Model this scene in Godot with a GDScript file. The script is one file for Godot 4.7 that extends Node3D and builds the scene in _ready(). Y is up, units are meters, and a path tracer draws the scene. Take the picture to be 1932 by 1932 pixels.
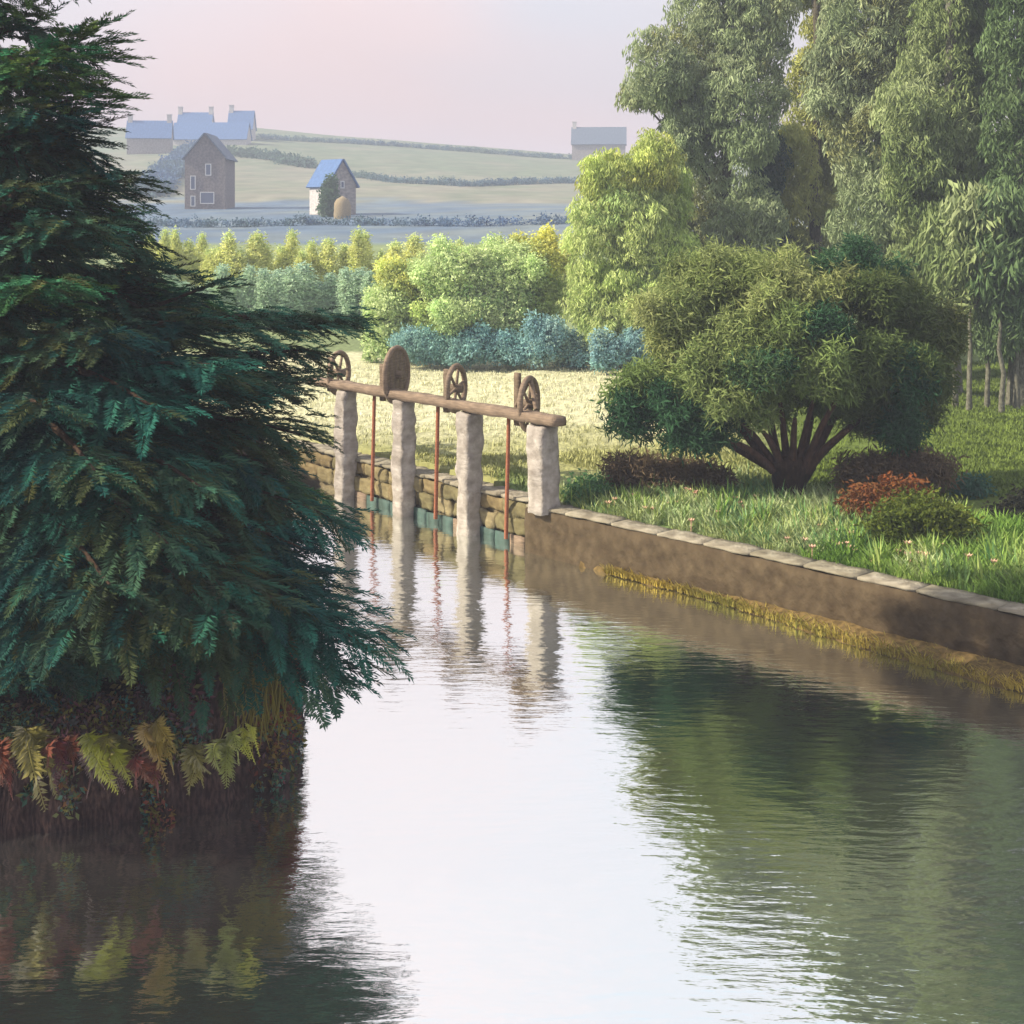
extends Node3D

# A mill stream with an old stone-posted sluice, a dark spruce on the left bank, a walled right bank with a pollard willow,
# tall trees and bright bushes behind a hay field, and hills with cottages in haze. Metres, y up, water level at y = 0.

const ORDINAL := ["first", "second", "third", "fourth", "fifth", "sixth", "seventh", "eighth", "ninth", "tenth", "eleventh", "twelfth", "thirteenth", "fourteenth", "fifteenth", "sixteenth", "seventeenth", "eighteenth", "nineteenth", "twentieth", "twenty-first", "twenty-second", "twenty-third", "twenty-fourth", "twenty-fifth", "twenty-sixth", "twenty-seventh", "twenty-eighth", "twenty-ninth", "thirtieth", "thirty-first", "thirty-second", "thirty-third", "thirty-fourth", "thirty-fifth", "thirty-sixth", "thirty-seventh", "thirty-eighth", "thirty-ninth", "fortieth", "forty-first", "forty-second", "forty-third", "forty-fourth", "forty-fifth", "forty-sixth", "forty-seventh", "forty-eighth", "forty-ninth"]
const EYE := 6.0
const FOCAL := 2654.0        # focal length in the units of the sketch (1932 units across)
var rng := RandomNumberGenerator.new()
var n_big := FastNoiseLite.new()
var n_mid := FastNoiseLite.new()
var n_fine := FastNoiseLite.new()
var taken := {}
var M := {}
var leaf := {}

# ---------------------------------------------------------------- helpers
func numbered(called: String, parent: Node) -> String:
	var key := str(parent.get_instance_id()) + called
	var k: int = taken.get(key, 0)
	taken[key] = k + 1
	return called if k == 0 else "%s_%03d" % [called, k]

func at(px: float, py: float, d: float) -> Vector3:
	return Vector3((px - 966.0) / FOCAL * d, EYE - (py - 400.0) / FOCAL * d, -d)

func tag(o: Node, label: String, category: String, group := "", kind := "") -> void:
	if label: o.set_meta("label", label)
	if category: o.set_meta("category", category)
	if group: o.set_meta("group", group)
	if kind: o.set_meta("kind", kind)

func base(called: String, where: Vector3, label: String, category: String, group := "") -> Node3D:
	var o := Node3D.new()
	o.name = numbered(called, self)
	add_child(o, true)
	o.position = where
	tag(o, label, category, group)
	return o

func begin() -> SurfaceTool:
	var st := SurfaceTool.new()
	st.begin(Mesh.PRIMITIVE_TRIANGLES)
	return st

func commit(called: String, st: SurfaceTool, m: Material, parent: Node = self) -> MeshInstance3D:
	st.generate_normals()
	return put(called, st.commit(), m, parent)

func put(called: String, mesh: Mesh, m: Material, parent: Node = self) -> MeshInstance3D:
	var o := MeshInstance3D.new()
	o.name = numbered(called, parent)
	o.mesh = mesh
	o.material_override = m
	parent.add_child(o, true)
	return o

func tri(st: SurfaceTool, a: Vector3, b: Vector3, c: Vector3, smooth := -1) -> void:
	st.set_smooth_group(smooth)
	st.add_vertex(a); st.add_vertex(b); st.add_vertex(c)

func quad(st: SurfaceTool, a: Vector3, b: Vector3, c: Vector3, d: Vector3, smooth := -1) -> void:
	tri(st, a, b, c, smooth)
	tri(st, a, c, d, smooth)

func flat_dir(v: Vector3) -> Vector3:
	v.y = 0
	return v.normalized()

# a box with softened, uneven faces: size s, n cells along its longest side, amp metres of unevenness
func rough_box(st: SurfaceTool, xf: Transform3D, s: Vector3, cell: float, amp: float, bevel := 0.03, freq := 3.0, shift := Vector3.ZERO) -> void:
	var axes := [[0, 1, 2], [1, 2, 0], [2, 0, 1]]
	for a in axes:
		var nu := maxi(2, int(ceil(s[a[0]] / cell)))
		var nv := maxi(2, int(ceil(s[a[1]] / cell)))
		for side in [-1.0, 1.0]:
			var pts := []
			for i in nu + 1:
				var row := PackedVector3Array()
				for j in nv + 1:
					var p := Vector3.ZERO
					p[a[0]] = (float(i) / nu - 0.5) * s[a[0]]
					p[a[1]] = (float(j) / nv - 0.5) * s[a[1]]
					p[a[2]] = side * 0.5 * s[a[2]]
					var inner := Vector3(maxf(s.x * 0.5 - bevel, 0.001), maxf(s.y * 0.5 - bevel, 0.001), maxf(s.z * 0.5 - bevel, 0.001))
					var q := p.clamp(-inner, inner)
					var off := p - q
					var n := off.normalized() if off.length() > 0.0001 else Vector3.ZERO
					var w := xf * p + shift
					var r := bevel + amp * n_fine.get_noise_3d(w.x * freq, w.y * freq, w.z * freq) + amp * 0.7 * n_mid.get_noise_3d(w.x * freq, w.y * freq, w.z * freq)
					row.append(xf * (q + n * r))
				pts.append(row)
			for i in nu:
				for j in nv:
					if side > 0: quad(st, pts[i][j], pts[i][j + 1], pts[i + 1][j + 1], pts[i + 1][j], 0)
					else: quad(st, pts[i][j], pts[i + 1][j], pts[i + 1][j + 1], pts[i][j + 1], 0)

func box(st: SurfaceTool, xf: Transform3D, s: Vector3) -> void:
	var h := s * 0.5
	var c := []
	for x in [-1, 1]:
		for y in [-1, 1]:
			for z in [-1, 1]:
				c.append(xf * Vector3(h.x * x, h.y * y, h.z * z))
	for f in [[0, 1, 3, 2], [4, 6, 7, 5], [0, 4, 5, 1], [2, 3, 7, 6], [0, 2, 6, 4], [1, 5, 7, 3]]:
		quad(st, c[f[0]], c[f[3]], c[f[2]], c[f[1]])

func tube(st: SurfaceTool, pts: Array, radii: Array, sides := 8, closed := false, lumpy := 0.0) -> void:
	var rings := []
	var n := pts.size()
	var side := Vector3.RIGHT
	for i in n:
		var p: Vector3 = pts[i]
		var f: Vector3
		if closed: f = (pts[(i + 1) % n] - pts[(i - 1 + n) % n]).normalized()
		else: f = (pts[mini(i + 1, n - 1)] - pts[maxi(i - 1, 0)]).normalized()
		if i == 0: side = f.cross(Vector3(0.31, 0.2, 0.93)).normalized()
		side = (side - f * side.dot(f)).normalized()
		var up := f.cross(side)
		var ring := PackedVector3Array()
		for k in sides:
			var a := TAU * k / sides
			var dirn := side * cos(a) + up * sin(a)
			var r: float = radii[i]
			if lumpy > 0.0:
				var w := p + dirn * r
				r *= 1.0 + lumpy * n_fine.get_noise_3d(w.x * 6, w.y * 1.5, w.z * 6)
			ring.append(p + dirn * r)
		rings.append(ring)
	var last := n if closed else n - 1
	for i in last:
		var a: PackedVector3Array = rings[i]
		var b: PackedVector3Array = rings[(i + 1) % n]
		for k in sides:
			quad(st, a[k], a[(k + 1) % sides], b[(k + 1) % sides], b[k], 0)
	if not closed:
		for k in range(1, sides - 1):
			tri(st, rings[0][0], rings[0][k + 1], rings[0][k])
			tri(st, rings[n - 1][0], rings[n - 1][k], rings[n - 1][k + 1])

func bend(a: Vector3, b: Vector3, lift: Vector3, n: int) -> Array:
	var out := []
	for i in n + 1:
		var t := float(i) / n
		out.append(a.lerp(b, t) + lift * (4.0 * t * (1.0 - t)))
	return out

func taper(r0: float, r1: float, n: int) -> Array:
	var out := []
	for i in n + 1: out.append(lerpf(r0, r1, float(i) / n))
	return out

# ---------------------------------------------------------------- materials
func srgb(r: float, g: float, b: float) -> Color:
	return Color(r, g, b).linear_to_srgb()

func noise_tex(freq: float, lo: Color, hi: Color, seed_: int, size := 512, octaves := 5, kind := FastNoiseLite.TYPE_SIMPLEX_SMOOTH) -> NoiseTexture2D:
	var n := FastNoiseLite.new()
	n.seed = seed_; n.noise_type = kind; n.frequency = freq; n.fractal_octaves = octaves
	var g := Gradient.new()
	g.set_color(0, lo); g.set_color(1, hi)
	var t := NoiseTexture2D.new()
	t.width = size; t.height = size; t.seamless = true; t.noise = n; t.color_ramp = g
	return t

func bump_tex(freq: float, seed_: int, strength := 4.0, size := 512, octaves := 5) -> NoiseTexture2D:
	var n := FastNoiseLite.new()
	n.seed = seed_; n.frequency = freq; n.fractal_octaves = octaves
	var t := NoiseTexture2D.new()
	t.width = size; t.height = size; t.seamless = true; t.noise = n; t.as_normal_map = true; t.bump_strength = strength
	return t

func surface(c: Color, rough := 0.9, tex: Texture2D = null, nrm: Texture2D = null, scale := Vector3.ONE, nscale := 1.0) -> StandardMaterial3D:
	var m := StandardMaterial3D.new()
	m.albedo_color = c
	m.roughness = rough
	m.metallic_specular = 0.3
	if tex or nrm:
		m.uv1_triplanar = true
		m.uv1_world_triplanar = true
		m.uv1_scale = scale
	if tex: m.albedo_texture = tex
	if nrm:
		m.normal_enabled = true
		m.normal_texture = nrm
		m.normal_scale = nscale
	return m

func leafy(rough := 0.7, back := 0.5) -> StandardMaterial3D:
	var m := StandardMaterial3D.new()
	m.vertex_color_use_as_albedo = true
	m.roughness = rough
	m.metallic_specular = 0.25
	m.backlight_enabled = true
	m.backlight = Color(back, back, back)
	m.cull_mode = BaseMaterial3D.CULL_DISABLED
	return m

func make_materials() -> void:
	var grain := noise_tex(0.02, Color(0.72, 0.72, 0.72), Color(1, 1, 1), 3)
	var blot := noise_tex(0.008, Color(0.62, 0.6, 0.58), Color(1, 1, 1), 5)
	var bumps := bump_tex(0.03, 7, 6.0)
	var fine := bump_tex(0.06, 8, 5.0)
	M.ground = surface(Color.WHITE, 0.95, grain, fine, Vector3(0.35, 0.35, 0.35), 0.8)
	M.ground.vertex_color_use_as_albedo = true
	M.hill = surface(Color.WHITE, 0.95, noise_tex(0.012, Color(0.8, 0.8, 0.8), Color(1, 1, 1), 13), null, Vector3(0.03, 0.03, 0.03))
	M.hill.vertex_color_use_as_albedo = true
	M.pale_stone = surface(srgb(0.46, 0.43, 0.405), 0.9, blot, bumps, Vector3(0.9, 0.9, 0.9), 1.2)
	M.ochre = []
	for c in [[0.27, 0.23, 0.125], [0.24, 0.19, 0.10], [0.31, 0.27, 0.16], [0.20, 0.18, 0.095]]:
		M.ochre.append(surface(srgb(c[0], c[1], c[2]), 0.95, blot, bumps, Vector3(1.1, 1.1, 1.1), 1.0))
	M.mortar = surface(srgb(0.2, 0.165, 0.1), 0.95, grain, bumps, Vector3(1, 1, 1))
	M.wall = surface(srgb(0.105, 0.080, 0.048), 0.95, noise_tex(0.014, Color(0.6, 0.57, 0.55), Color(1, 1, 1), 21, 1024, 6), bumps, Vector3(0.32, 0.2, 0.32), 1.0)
	M.coping = []
	for c in [[0.33, 0.305, 0.24], [0.30, 0.28, 0.215], [0.35, 0.325, 0.26]]:
		M.coping.append(surface(srgb(c[0], c[1], c[2]), 0.9, blot, bumps, Vector3(0.8, 0.8, 0.8), 1.0))
	M.oak = surface(srgb(0.30, 0.225, 0.165), 0.8, noise_tex(0.015, Color(0.6, 0.6, 0.6), Color(1, 1, 1), 31), fine, Vector3(0.5, 3.0, 0.5), 0.8)
	M.oak_dark = surface(srgb(0.23, 0.175, 0.125), 0.8, noise_tex(0.015, Color(0.6, 0.6, 0.6), Color(1, 1, 1), 32), fine, Vector3(0.5, 3.0, 0.5), 0.8)
	M.rust = surface(srgb(0.36, 0.135, 0.075), 0.75, grain, null, Vector3(2, 2, 2))
	M.gap_teal = surface(srgb(0.075, 0.135, 0.125), 0.6, blot, fine, Vector3(1.5, 0.5, 1.5), 0.8)  # teal stands in for dark gaps and water reflections under the wall
	M.bark = surface(srgb(0.075, 0.045, 0.03), 0.95, noise_tex(0.02, Color(0.5, 0.5, 0.5), Color(1, 1, 1), 41), bumps, Vector3(1.6, 0.4, 1.6), 1.5)
	M.stem = surface(srgb(0.115, 0.062, 0.042), 0.95, noise_tex(0.02, Color(0.5, 0.5, 0.5), Color(1, 1, 1), 44), bumps, Vector3(1.6, 0.4, 1.6), 1.2)
	M.bark_pale = surface(srgb(0.22, 0.22, 0.17), 0.9, noise_tex(0.02, Color(0.5, 0.5, 0.5), Color(1, 1, 1), 42), bumps, Vector3(1.2, 0.6, 1.2), 1.0)
	M.bark_grey = surface(srgb(0.14, 0.125, 0.09), 0.95, noise_tex(0.02, Color(0.5, 0.5, 0.5), Color(1, 1, 1), 43), bumps, Vector3(1.2, 0.4, 1.2), 1.0)
	M.earth = surface(srgb(0.14, 0.085, 0.072), 0.95, noise_tex(0.03, Color(0.18, 0.17, 0.24), Color(1, 1, 1), 51), bumps, Vector3(1.4, 0.35, 1.4), 1.6)
	M.slate = surface(srgb(0.10, 0.19, 0.41), 0.8, grain, null, Vector3(0.3, 0.3, 0.3))
	M.slate_grey = surface(srgb(0.13, 0.17, 0.24), 0.8, grain, null, Vector3(0.3, 0.3, 0.3))
	M.lime = surface(srgb(0.62, 0.60, 0.60), 0.9, grain, null, Vector3(0.4, 0.4, 0.4))
	M.grey_wall = surface(srgb(0.23, 0.205, 0.205), 0.95, grain, bumps, Vector3(0.3, 0.3, 0.3))
	M.grey_pale = surface(srgb(0.36, 0.33, 0.32), 0.95, grain, bumps, Vector3(0.3, 0.3, 0.3))
	M.white_frame = surface(srgb(0.5, 0.51, 0.53), 0.7)
	M.pane = surface(srgb(0.10, 0.12, 0.18), 0.25)
	M.straw = surface(srgb(0.33, 0.27, 0.17), 0.95, grain, bumps, Vector3(1, 1, 1))
	M.leaf = leafy(0.75, 0.75)
	M.leaf_pale = leafy(0.7, 0.75)
	M.needle = leafy(0.8, 0.0)
	M.needle.backlight_enabled = false
	M.needle.metallic_specular = 0.12
	M.grass = leafy(0.75, 0.5)
	M.dry = leafy(0.9, 0.0)
	M.dry.backlight_enabled = false
	# the stream: a still, silvery mirror with long low ripples
	var w := StandardMaterial3D.new()
	w.albedo_color = srgb(0.82, 0.86, 0.84)
	w.metallic = 0.988
	w.roughness = 0.04
	w.normal_enabled = true
	w.normal_texture = bump_tex(0.012, 77, 4.0, 1024, 5)
	w.normal_scale = 0.26
	w.uv1_triplanar = true
	w.uv1_world_triplanar = true
	w.uv1_scale = Vector3(0.10, 0.2, 0.42)
	M.water = w

# ---------------------------------------------------------------- leaf meshes
func blade(st: SurfaceTool, o: Vector3, dirn: Vector3, side: Vector3, length: float, width: float, fold: float) -> void:
	var nrm := dirn.cross(side).normalized()
	var mid := o + dirn * length * 0.45
	var tip := o + dirn * length - nrm * length * 0.08
	var l := mid + side * width * 0.5 + nrm * fold
	var r := mid - side * width * 0.5 + nrm * fold
	tri(st, o, l, tip)
	tri(st, o, tip, r)

# n leaves in a ball of radius r; droop 0 = all ways, 1 = hanging
func leaf_clump(n: int, r: float, length: float, width: float, droop: float) -> ArrayMesh:
	var st := begin()
	for i in n:
		var o := Vector3(rng.randfn(), rng.randfn(), rng.randfn()).normalized() * r * pow(rng.randf(), 0.5)
		var d := (Vector3(rng.randfn(), rng.randfn(), rng.randfn()).normalized() * (1.0 - droop * 0.7) + o.normalized() * 0.4 + Vector3.DOWN * droop).normalized()
		var side := d.cross(Vector3(rng.randfn(), rng.randfn(), rng.randfn())).normalized()
		blade(st, o, d, side, length * rng.randf_range(0.7, 1.3), width * rng.randf_range(0.8, 1.2), width * 0.15)
	st.generate_normals()
	return st.commit()

# a flat feathery conifer twig along +z, one unit long
func needle_spray() -> ArrayMesh:
	var st := begin()
	for k in 22:
		var z := k / 22.0
		for s in [-1.0, 1.0]:
			var d := Vector3(s * rng.randf_range(0.5, 0.9), rng.randf_range(-0.25, 0.3), 0.75).normalized()
			var side := d.cross(Vector3(rng.randf_range(-0.3, 0.3), 1, rng.randf_range(-0.3, 0.3))).normalized()
			blade(st, Vector3(0, rng.randf_range(-0.03, 0.03), z), d, side, (0.34 - 0.2 * z) * rng.randf_range(0.8, 1.25), 0.05, 0.008)
	blade(st, Vector3(0, 0, 0.9), Vector3(0, -0.1, 1).normalized(), Vector3.RIGHT, 0.25, 0.06, 0.008)
	st.generate_normals()
	return st.commit()

func grass_tuft(n: int, h: float, w: float, spread: float, lean := 0.45) -> ArrayMesh:
	var st := begin()
	for i in n:
		var a := rng.randf() * TAU
		var o := Vector3(cos(a), 0, sin(a)) * spread * rng.randf()
		var d := Vector3(cos(a) * lean * rng.randf(), 1, sin(a) * lean * rng.randf()).normalized()
		var side := Vector3(-sin(a + rng.randf()), 0, cos(a + rng.randf())).normalized()
		var hh := h * rng.randf_range(0.6, 1.2)
		var mid := o + d * hh * 0.55
		var tip := o + d * hh + Vector3(cos(a), -0.25, sin(a)) * hh * 0.35 * rng.randf()
		tri(st, o - side * w * 0.5, o + side * w * 0.5, mid + side * w * 0.4)
		tri(st, o - side * w * 0.5, mid + side * w * 0.4, mid - side * w * 0.4)
		tri(st, mid - side * w * 0.4, mid + side * w * 0.4, tip)
	st.generate_normals()
	return st.commit()

func make_leaves() -> void:
	leaf.round = leaf_clump(16, 0.42, 0.26, 0.15, 0.15)
	leaf.hang = leaf_clump(16, 0.40, 0.42, 0.11, 0.8)
	leaf.small = leaf_clump(18, 0.26, 0.15, 0.075, 0.2)
	leaf.willow = leaf_clump(20, 0.30, 0.26, 0.055, 0.35)
	leaf.spray = needle_spray()
	leaf.grass = grass_tuft(9, 0.30, 0.024, 0.12)
	leaf.flower = flower_head()
	leaf.tall_grass = grass_tuft(10, 0.5, 0.035, 0.14, 0.6)
	leaf.stubble = grass_tuft(8, 0.10, 0.02, 0.16, 0.5)

func flower_head() -> ArrayMesh:
	var st := begin()
	for i in 7:
		var a := TAU * i / 7.0
		blade(st, Vector3(0, 0, 0), Vector3(cos(a) * 0.7, 0.5, sin(a) * 0.7).normalized(), Vector3(-sin(a), 0, cos(a)), 0.06, 0.035, 0.004)
	tube(st, [Vector3(0, -0.3, 0), Vector3(0, 0.01, 0)], [0.006, 0.006], 4)
	st.generate_normals()
	return st.commit()

func scatter(called: String, mesh: Mesh, m: Material, places: Array, colors: Array, parent: Node = self) -> MultiMeshInstance3D:
	var mm := MultiMesh.new()
	mm.transform_format = MultiMesh.TRANSFORM_3D
	mm.use_colors = true
	mm.mesh = mesh
	mm.instance_count = places.size()
	for i in places.size():
		mm.set_instance_transform(i, places[i])
		mm.set_instance_color(i, colors[i])
	var o := MultiMeshInstance3D.new()
	o.name = numbered(called, parent)
	o.multimesh = mm
	o.material_override = m
	parent.add_child(o, true)
	o.set_meta("kind", "stuff")
	return o

func pick(pal: Array, p: Vector3, freq := 0.6, jitter := 0.18) -> Color:
	var v := clampf(n_mid.get_noise_3d(p.x * freq, p.y * freq, p.z * freq) * 0.9 + 0.5 + rng.randfn() * 0.16, 0.0, 0.999) * (pal.size() - 1)
	var i := int(v)
	var c: Color = pal[i].lerp(pal[mini(i + 1, pal.size() - 1)], v - i)
	var k := 1.0 + rng.randf_range(-jitter, jitter)
	return Color(c.r * k, c.g * k, c.b * k)

# blobs: [centre, radii, palette] in the parent's own axes
func crown(parent: Node3D, blobs: Array, mesh: Mesh, m: Material, per_area: float, gap := -0.22, hang := 0.0, size := 1.0, called := "crown", knobs := 0, reach := 0.9) -> void:
	var places := []
	var colors := []
	var all := []
	for b in blobs:
		all.append([b[0], b[1] * (0.93 if knobs else 1.0), b[2], 1.0])
		for i in knobs:
			var u := Vector3(rng.randfn(), rng.randfn(), rng.randfn()).normalized()
			var rr: float = (b[1].x + b[1].y + b[1].z) / 3.0 * rng.randf_range(0.2, 0.42)
			all.append([b[0] + u * b[1] * reach * rng.randf_range(0.85, 1.1), Vector3(rr, rr * rng.randf_range(0.6, 1.3), rr), b[2], rng.randf_range(0.78, 1.28)])
	for b in all:
		var c: Vector3 = b[0]
		var r: Vector3 = b[1]
		var area := 4.0 * PI * pow((pow(r.x * r.y, 1.6) + pow(r.y * r.z, 1.6) + pow(r.x * r.z, 1.6)) / 3.0, 1.0 / 1.6)
		var n := int(area * per_area)
		for i in n:
			var u := Vector3(rng.randfn(), rng.randfn(), rng.randfn()).normalized()
			var p := c + u * r * pow(rng.randf(), 0.3) * rng.randf_range(0.85, 1.08)
			var w := parent.position + p
			if n_fine.get_noise_3d(w.x * 2.2 / size, w.y * 2.2 / size, w.z * 2.2 / size) < gap: continue
			var up := (u * (1.0 - hang) * 0.8 + Vector3(rng.randfn(), rng.randfn(), rng.randfn()) * 0.35 * (1.0 - hang * 0.6) + Vector3.UP * (0.5 + hang)).normalized()
			var right := up.cross(Vector3(rng.randfn(), rng.randfn() * 0.3, rng.randfn())).normalized()
			var s := rng.randf_range(0.7, 1.35) * size
			places.append(Transform3D(Basis(right, up, right.cross(up)).scaled(Vector3(s, s, s)), p))
			var col := pick(b[2], w)
			var tone: float = b[3]
			colors.append(Color(col.r * tone, col.g * tone, col.b * tone))
	scatter(called, mesh, m, places, colors, parent)

# ---------------------------------------------------------------- the lie of the land
const U := Vector3(-0.637, 0, -0.771)             # along the sluice, right to left and away
const POST_R := Vector3(0.55, 0, -24.6)           # right-hand post of the sluice
const WALL_A := Vector3(0.22, 0, -24.83)          # where the canal wall begins
const WALL_V := Vector3(0.686, 0, 0.7276)         # along the canal wall, towards us
var pond := PackedVector2Array()
var bank_line := PackedVector2Array()

func make_lines() -> void:
	bank_line = PackedVector2Array([Vector2(-14, -13.4), Vector2(-9, -13.7), Vector2(-5.2, -14.0), Vector2(-4.0, -14.2), Vector2(-3.08, -14.5), Vector2(-2.8, -14.9), Vector2(-2.95, -16.3), Vector2(-3.5, -19), Vector2(-4.2, -23), Vector2(-5.3, -29), Vector2(-5.9, -32)])
	var back := Vector3(WALL_V.z, 0, -WALL_V.x) * 0.36
	var far := WALL_A + WALL_V * 24.0 + back
	pond = PackedVector2Array([Vector2(WALL_A.x + back.x, WALL_A.z + back.z), Vector2(far.x, far.z), Vector2(17, 6), Vector2(-14, 6)])
	for q in bank_line:
		pond.append(q + (Vector2(-0.45, 0.0) if q.y < -14.2 else Vector2(-0.35, -0.55)))
	var l := POST_R + U * 8.6 + Vector3(0.771, 0, -0.637) * 0.5
	pond.append(Vector2(l.x, l.z))
	var m := POST_R + U * 0.2 + Vector3(0.771, 0, -0.637) * 0.5
	pond.append(Vector2(m.x, m.z))

func ridge(x: float, d: float) -> float:
	var px := x / d * FOCAL + 966.0
	var y := 240.0
	var keys := [[-400.0, 262.0], [180.0, 243.0], [470.0, 240.0], [700.0, 259.0], [900.0, 275.0], [1090.0, 291.0], [1400.0, 300.0], [2400.0, 290.0]]
	for i in keys.size() - 1:
		if px >= keys[i][0] and px < keys[i + 1][0]:
			y = lerpf(keys[i][1], keys[i + 1][1], (px - keys[i][0]) / (keys[i + 1][0] - keys[i][0]))
	if px < keys[0][0]: y = keys[0][1]
	if px >= keys[-1][0]: y = keys[-1][1]
	return EYE + (400.0 - y) / FOCAL * 320.0

func land(x: float, z: float) -> float:
	var d := -z
	if d > 50.0:
		var r := ridge(x, maxf(d, 60.0))
		var keys := [[50.0, 1.0], [75.0, 2.8], [110.0, 4.7], [170.0, 6.9], [225.0, lerpf(6.9, r, 0.32)], [280.0, lerpf(6.9, r, 0.72)], [320.0, r], [420.0, r - 8.0], [1200.0, r - 25.0]]
		var h: float = keys[-1][1]
		for i in keys.size() - 1:
			if d >= keys[i][0] and d < keys[i + 1][0]:
				h = lerpf(keys[i][1], keys[i + 1][1], (d - keys[i][0]) / (keys[i + 1][0] - keys[i][0]))
		return h + n_big.get_noise_2d(x * 0.5, z * 0.5) * minf((d - 50.0) * 0.01, 0.7)
	var p := Vector2(x, z)
	if Geometry2D.is_point_in_polygon(p, pond): return -1.3
	var g := 0.92 + n_big.get_noise_2d(x * 4.0, z * 4.0) * 0.10 * clampf((d - 26.0) / 10.0, 0.0, 1.0)
	# left bank is higher near us
	var side := clampf((-x - 1.5 + (d - 14.0) * -0.12) / 1.5, 0.0, 1.0)
	if x < 0.0 and d < 32.0:
		var left := lerpf(1.45, 0.9, clampf((d - 14.0) / 12.0, 0.0, 1.0))
		g = lerpf(g, left, side)
	if x > 0.0:
		# the right bank falls a little towards the coping and rises under the willow
		var along := Vector3(x, 0, z) - WALL_A
		var off := along.dot(Vector3(WALL_V.z, 0, -WALL_V.x))
		g = minf(g, 0.76 + off * 0.06) if off < 3.0 else g + 0.06 * clampf((off - 3.0) / 4.0, 0.0, 1.0)
		g += n_mid.get_noise_2d(x * 1.3, z * 1.3) * 0.05 * clampf(off - 0.6, 0.0, 1.0)
	return g

func on_ground(px: float, py: float) -> Vector3:
	var d := 52.0
	while d < 420.0:
		var p := at(px, py, d)
		if p.y <= land(p.x, p.z): return Vector3(p.x, land(p.x, p.z), p.z)
		d += 0.5
	return at(px, py, 318.0)

func ground_color(x: float, z: float) -> Color:
	var d := -z
	var n := n_mid.get_noise_2d(x * 0.25, z * 0.25)
	var n2 := n_fine.get_noise_2d(x * 0.5, z * 0.8)
	if d > 50.0:
		var px := x / d * FOCAL + 966.0
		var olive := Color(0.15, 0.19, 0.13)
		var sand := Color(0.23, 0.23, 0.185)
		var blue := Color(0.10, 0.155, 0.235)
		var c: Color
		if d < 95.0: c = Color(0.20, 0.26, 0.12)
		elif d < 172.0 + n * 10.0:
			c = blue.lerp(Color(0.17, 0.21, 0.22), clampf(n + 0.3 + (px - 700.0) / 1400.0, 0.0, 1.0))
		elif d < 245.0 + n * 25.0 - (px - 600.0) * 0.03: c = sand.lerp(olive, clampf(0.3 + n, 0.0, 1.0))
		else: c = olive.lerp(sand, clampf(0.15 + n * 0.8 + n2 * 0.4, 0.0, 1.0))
		return c
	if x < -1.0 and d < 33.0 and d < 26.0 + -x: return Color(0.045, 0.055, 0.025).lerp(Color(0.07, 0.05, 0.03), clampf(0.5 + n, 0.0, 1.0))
	var hay := Color(0.60, 0.60, 0.40)
	var olive_grass := Color(0.33, 0.34, 0.14)
	var lawn := Color(0.115, 0.165, 0.033)
	var near := Color(0.17, 0.25, 0.085)
	var c2 := olive_grass.lerp(hay, clampf((d - 29.5) / 5.0 + n2 * 0.4, 0.0, 1.0))
	var px2 := x / d * FOCAL + 966.0
	c2 = c2.lerp(lawn, clampf((px2 - 1330.0) / 160.0 + n * 0.3, 0.0, 1.0))
	var off := (Vector3(x, 0, z) - WALL_A).dot(Vector3(WALL_V.z, 0, -WALL_V.x))
	if x > -0.3: c2 = c2.lerp(near, clampf((2.8 - off) / 1.5 + n2 * 0.5, 0.0, 1.0) * clampf((29.0 - d) / 3.0, 0.0, 1.0))
	return c2

func steps(marks: Array) -> PackedFloat32Array:
	var out := PackedFloat32Array()
	for i in marks.size() - 1:
		var v: float = marks[i][0]
		while v < marks[i + 1][0] - 0.001:
			out.append(v)
			v += marks[i][1]
	out.append(marks[-1][0])
	return out

func terrain(called: String, m: Material, xs: PackedFloat32Array, ds: PackedFloat32Array) -> void:
	var st := SurfaceTool.new()
	st.begin(Mesh.PRIMITIVE_TRIANGLES)
	for d in ds:
		for x in xs:
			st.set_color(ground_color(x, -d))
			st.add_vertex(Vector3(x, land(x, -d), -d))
	var w := xs.size()
	for j in ds.size() - 1:
		for i in w - 1:
			var a := j * w + i
			for k in [a, a + w, a + w + 1, a, a + w + 1, a + 1]: st.add_index(k)
	st.generate_normals()
	tag(put(called, st.commit(), m), "", "", "", "structure")

# ---------------------------------------------------------------- water, banks, walls
func make_water() -> void:
	var st := begin()
	quad(st, Vector3(-15, 0, 6.5), Vector3(-15, 0, -34), Vector3(18, 0, -34), Vector3(18, 0, 6.5))
	tag(commit("river_water", st, M.water), "", "", "", "structure")

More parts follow.
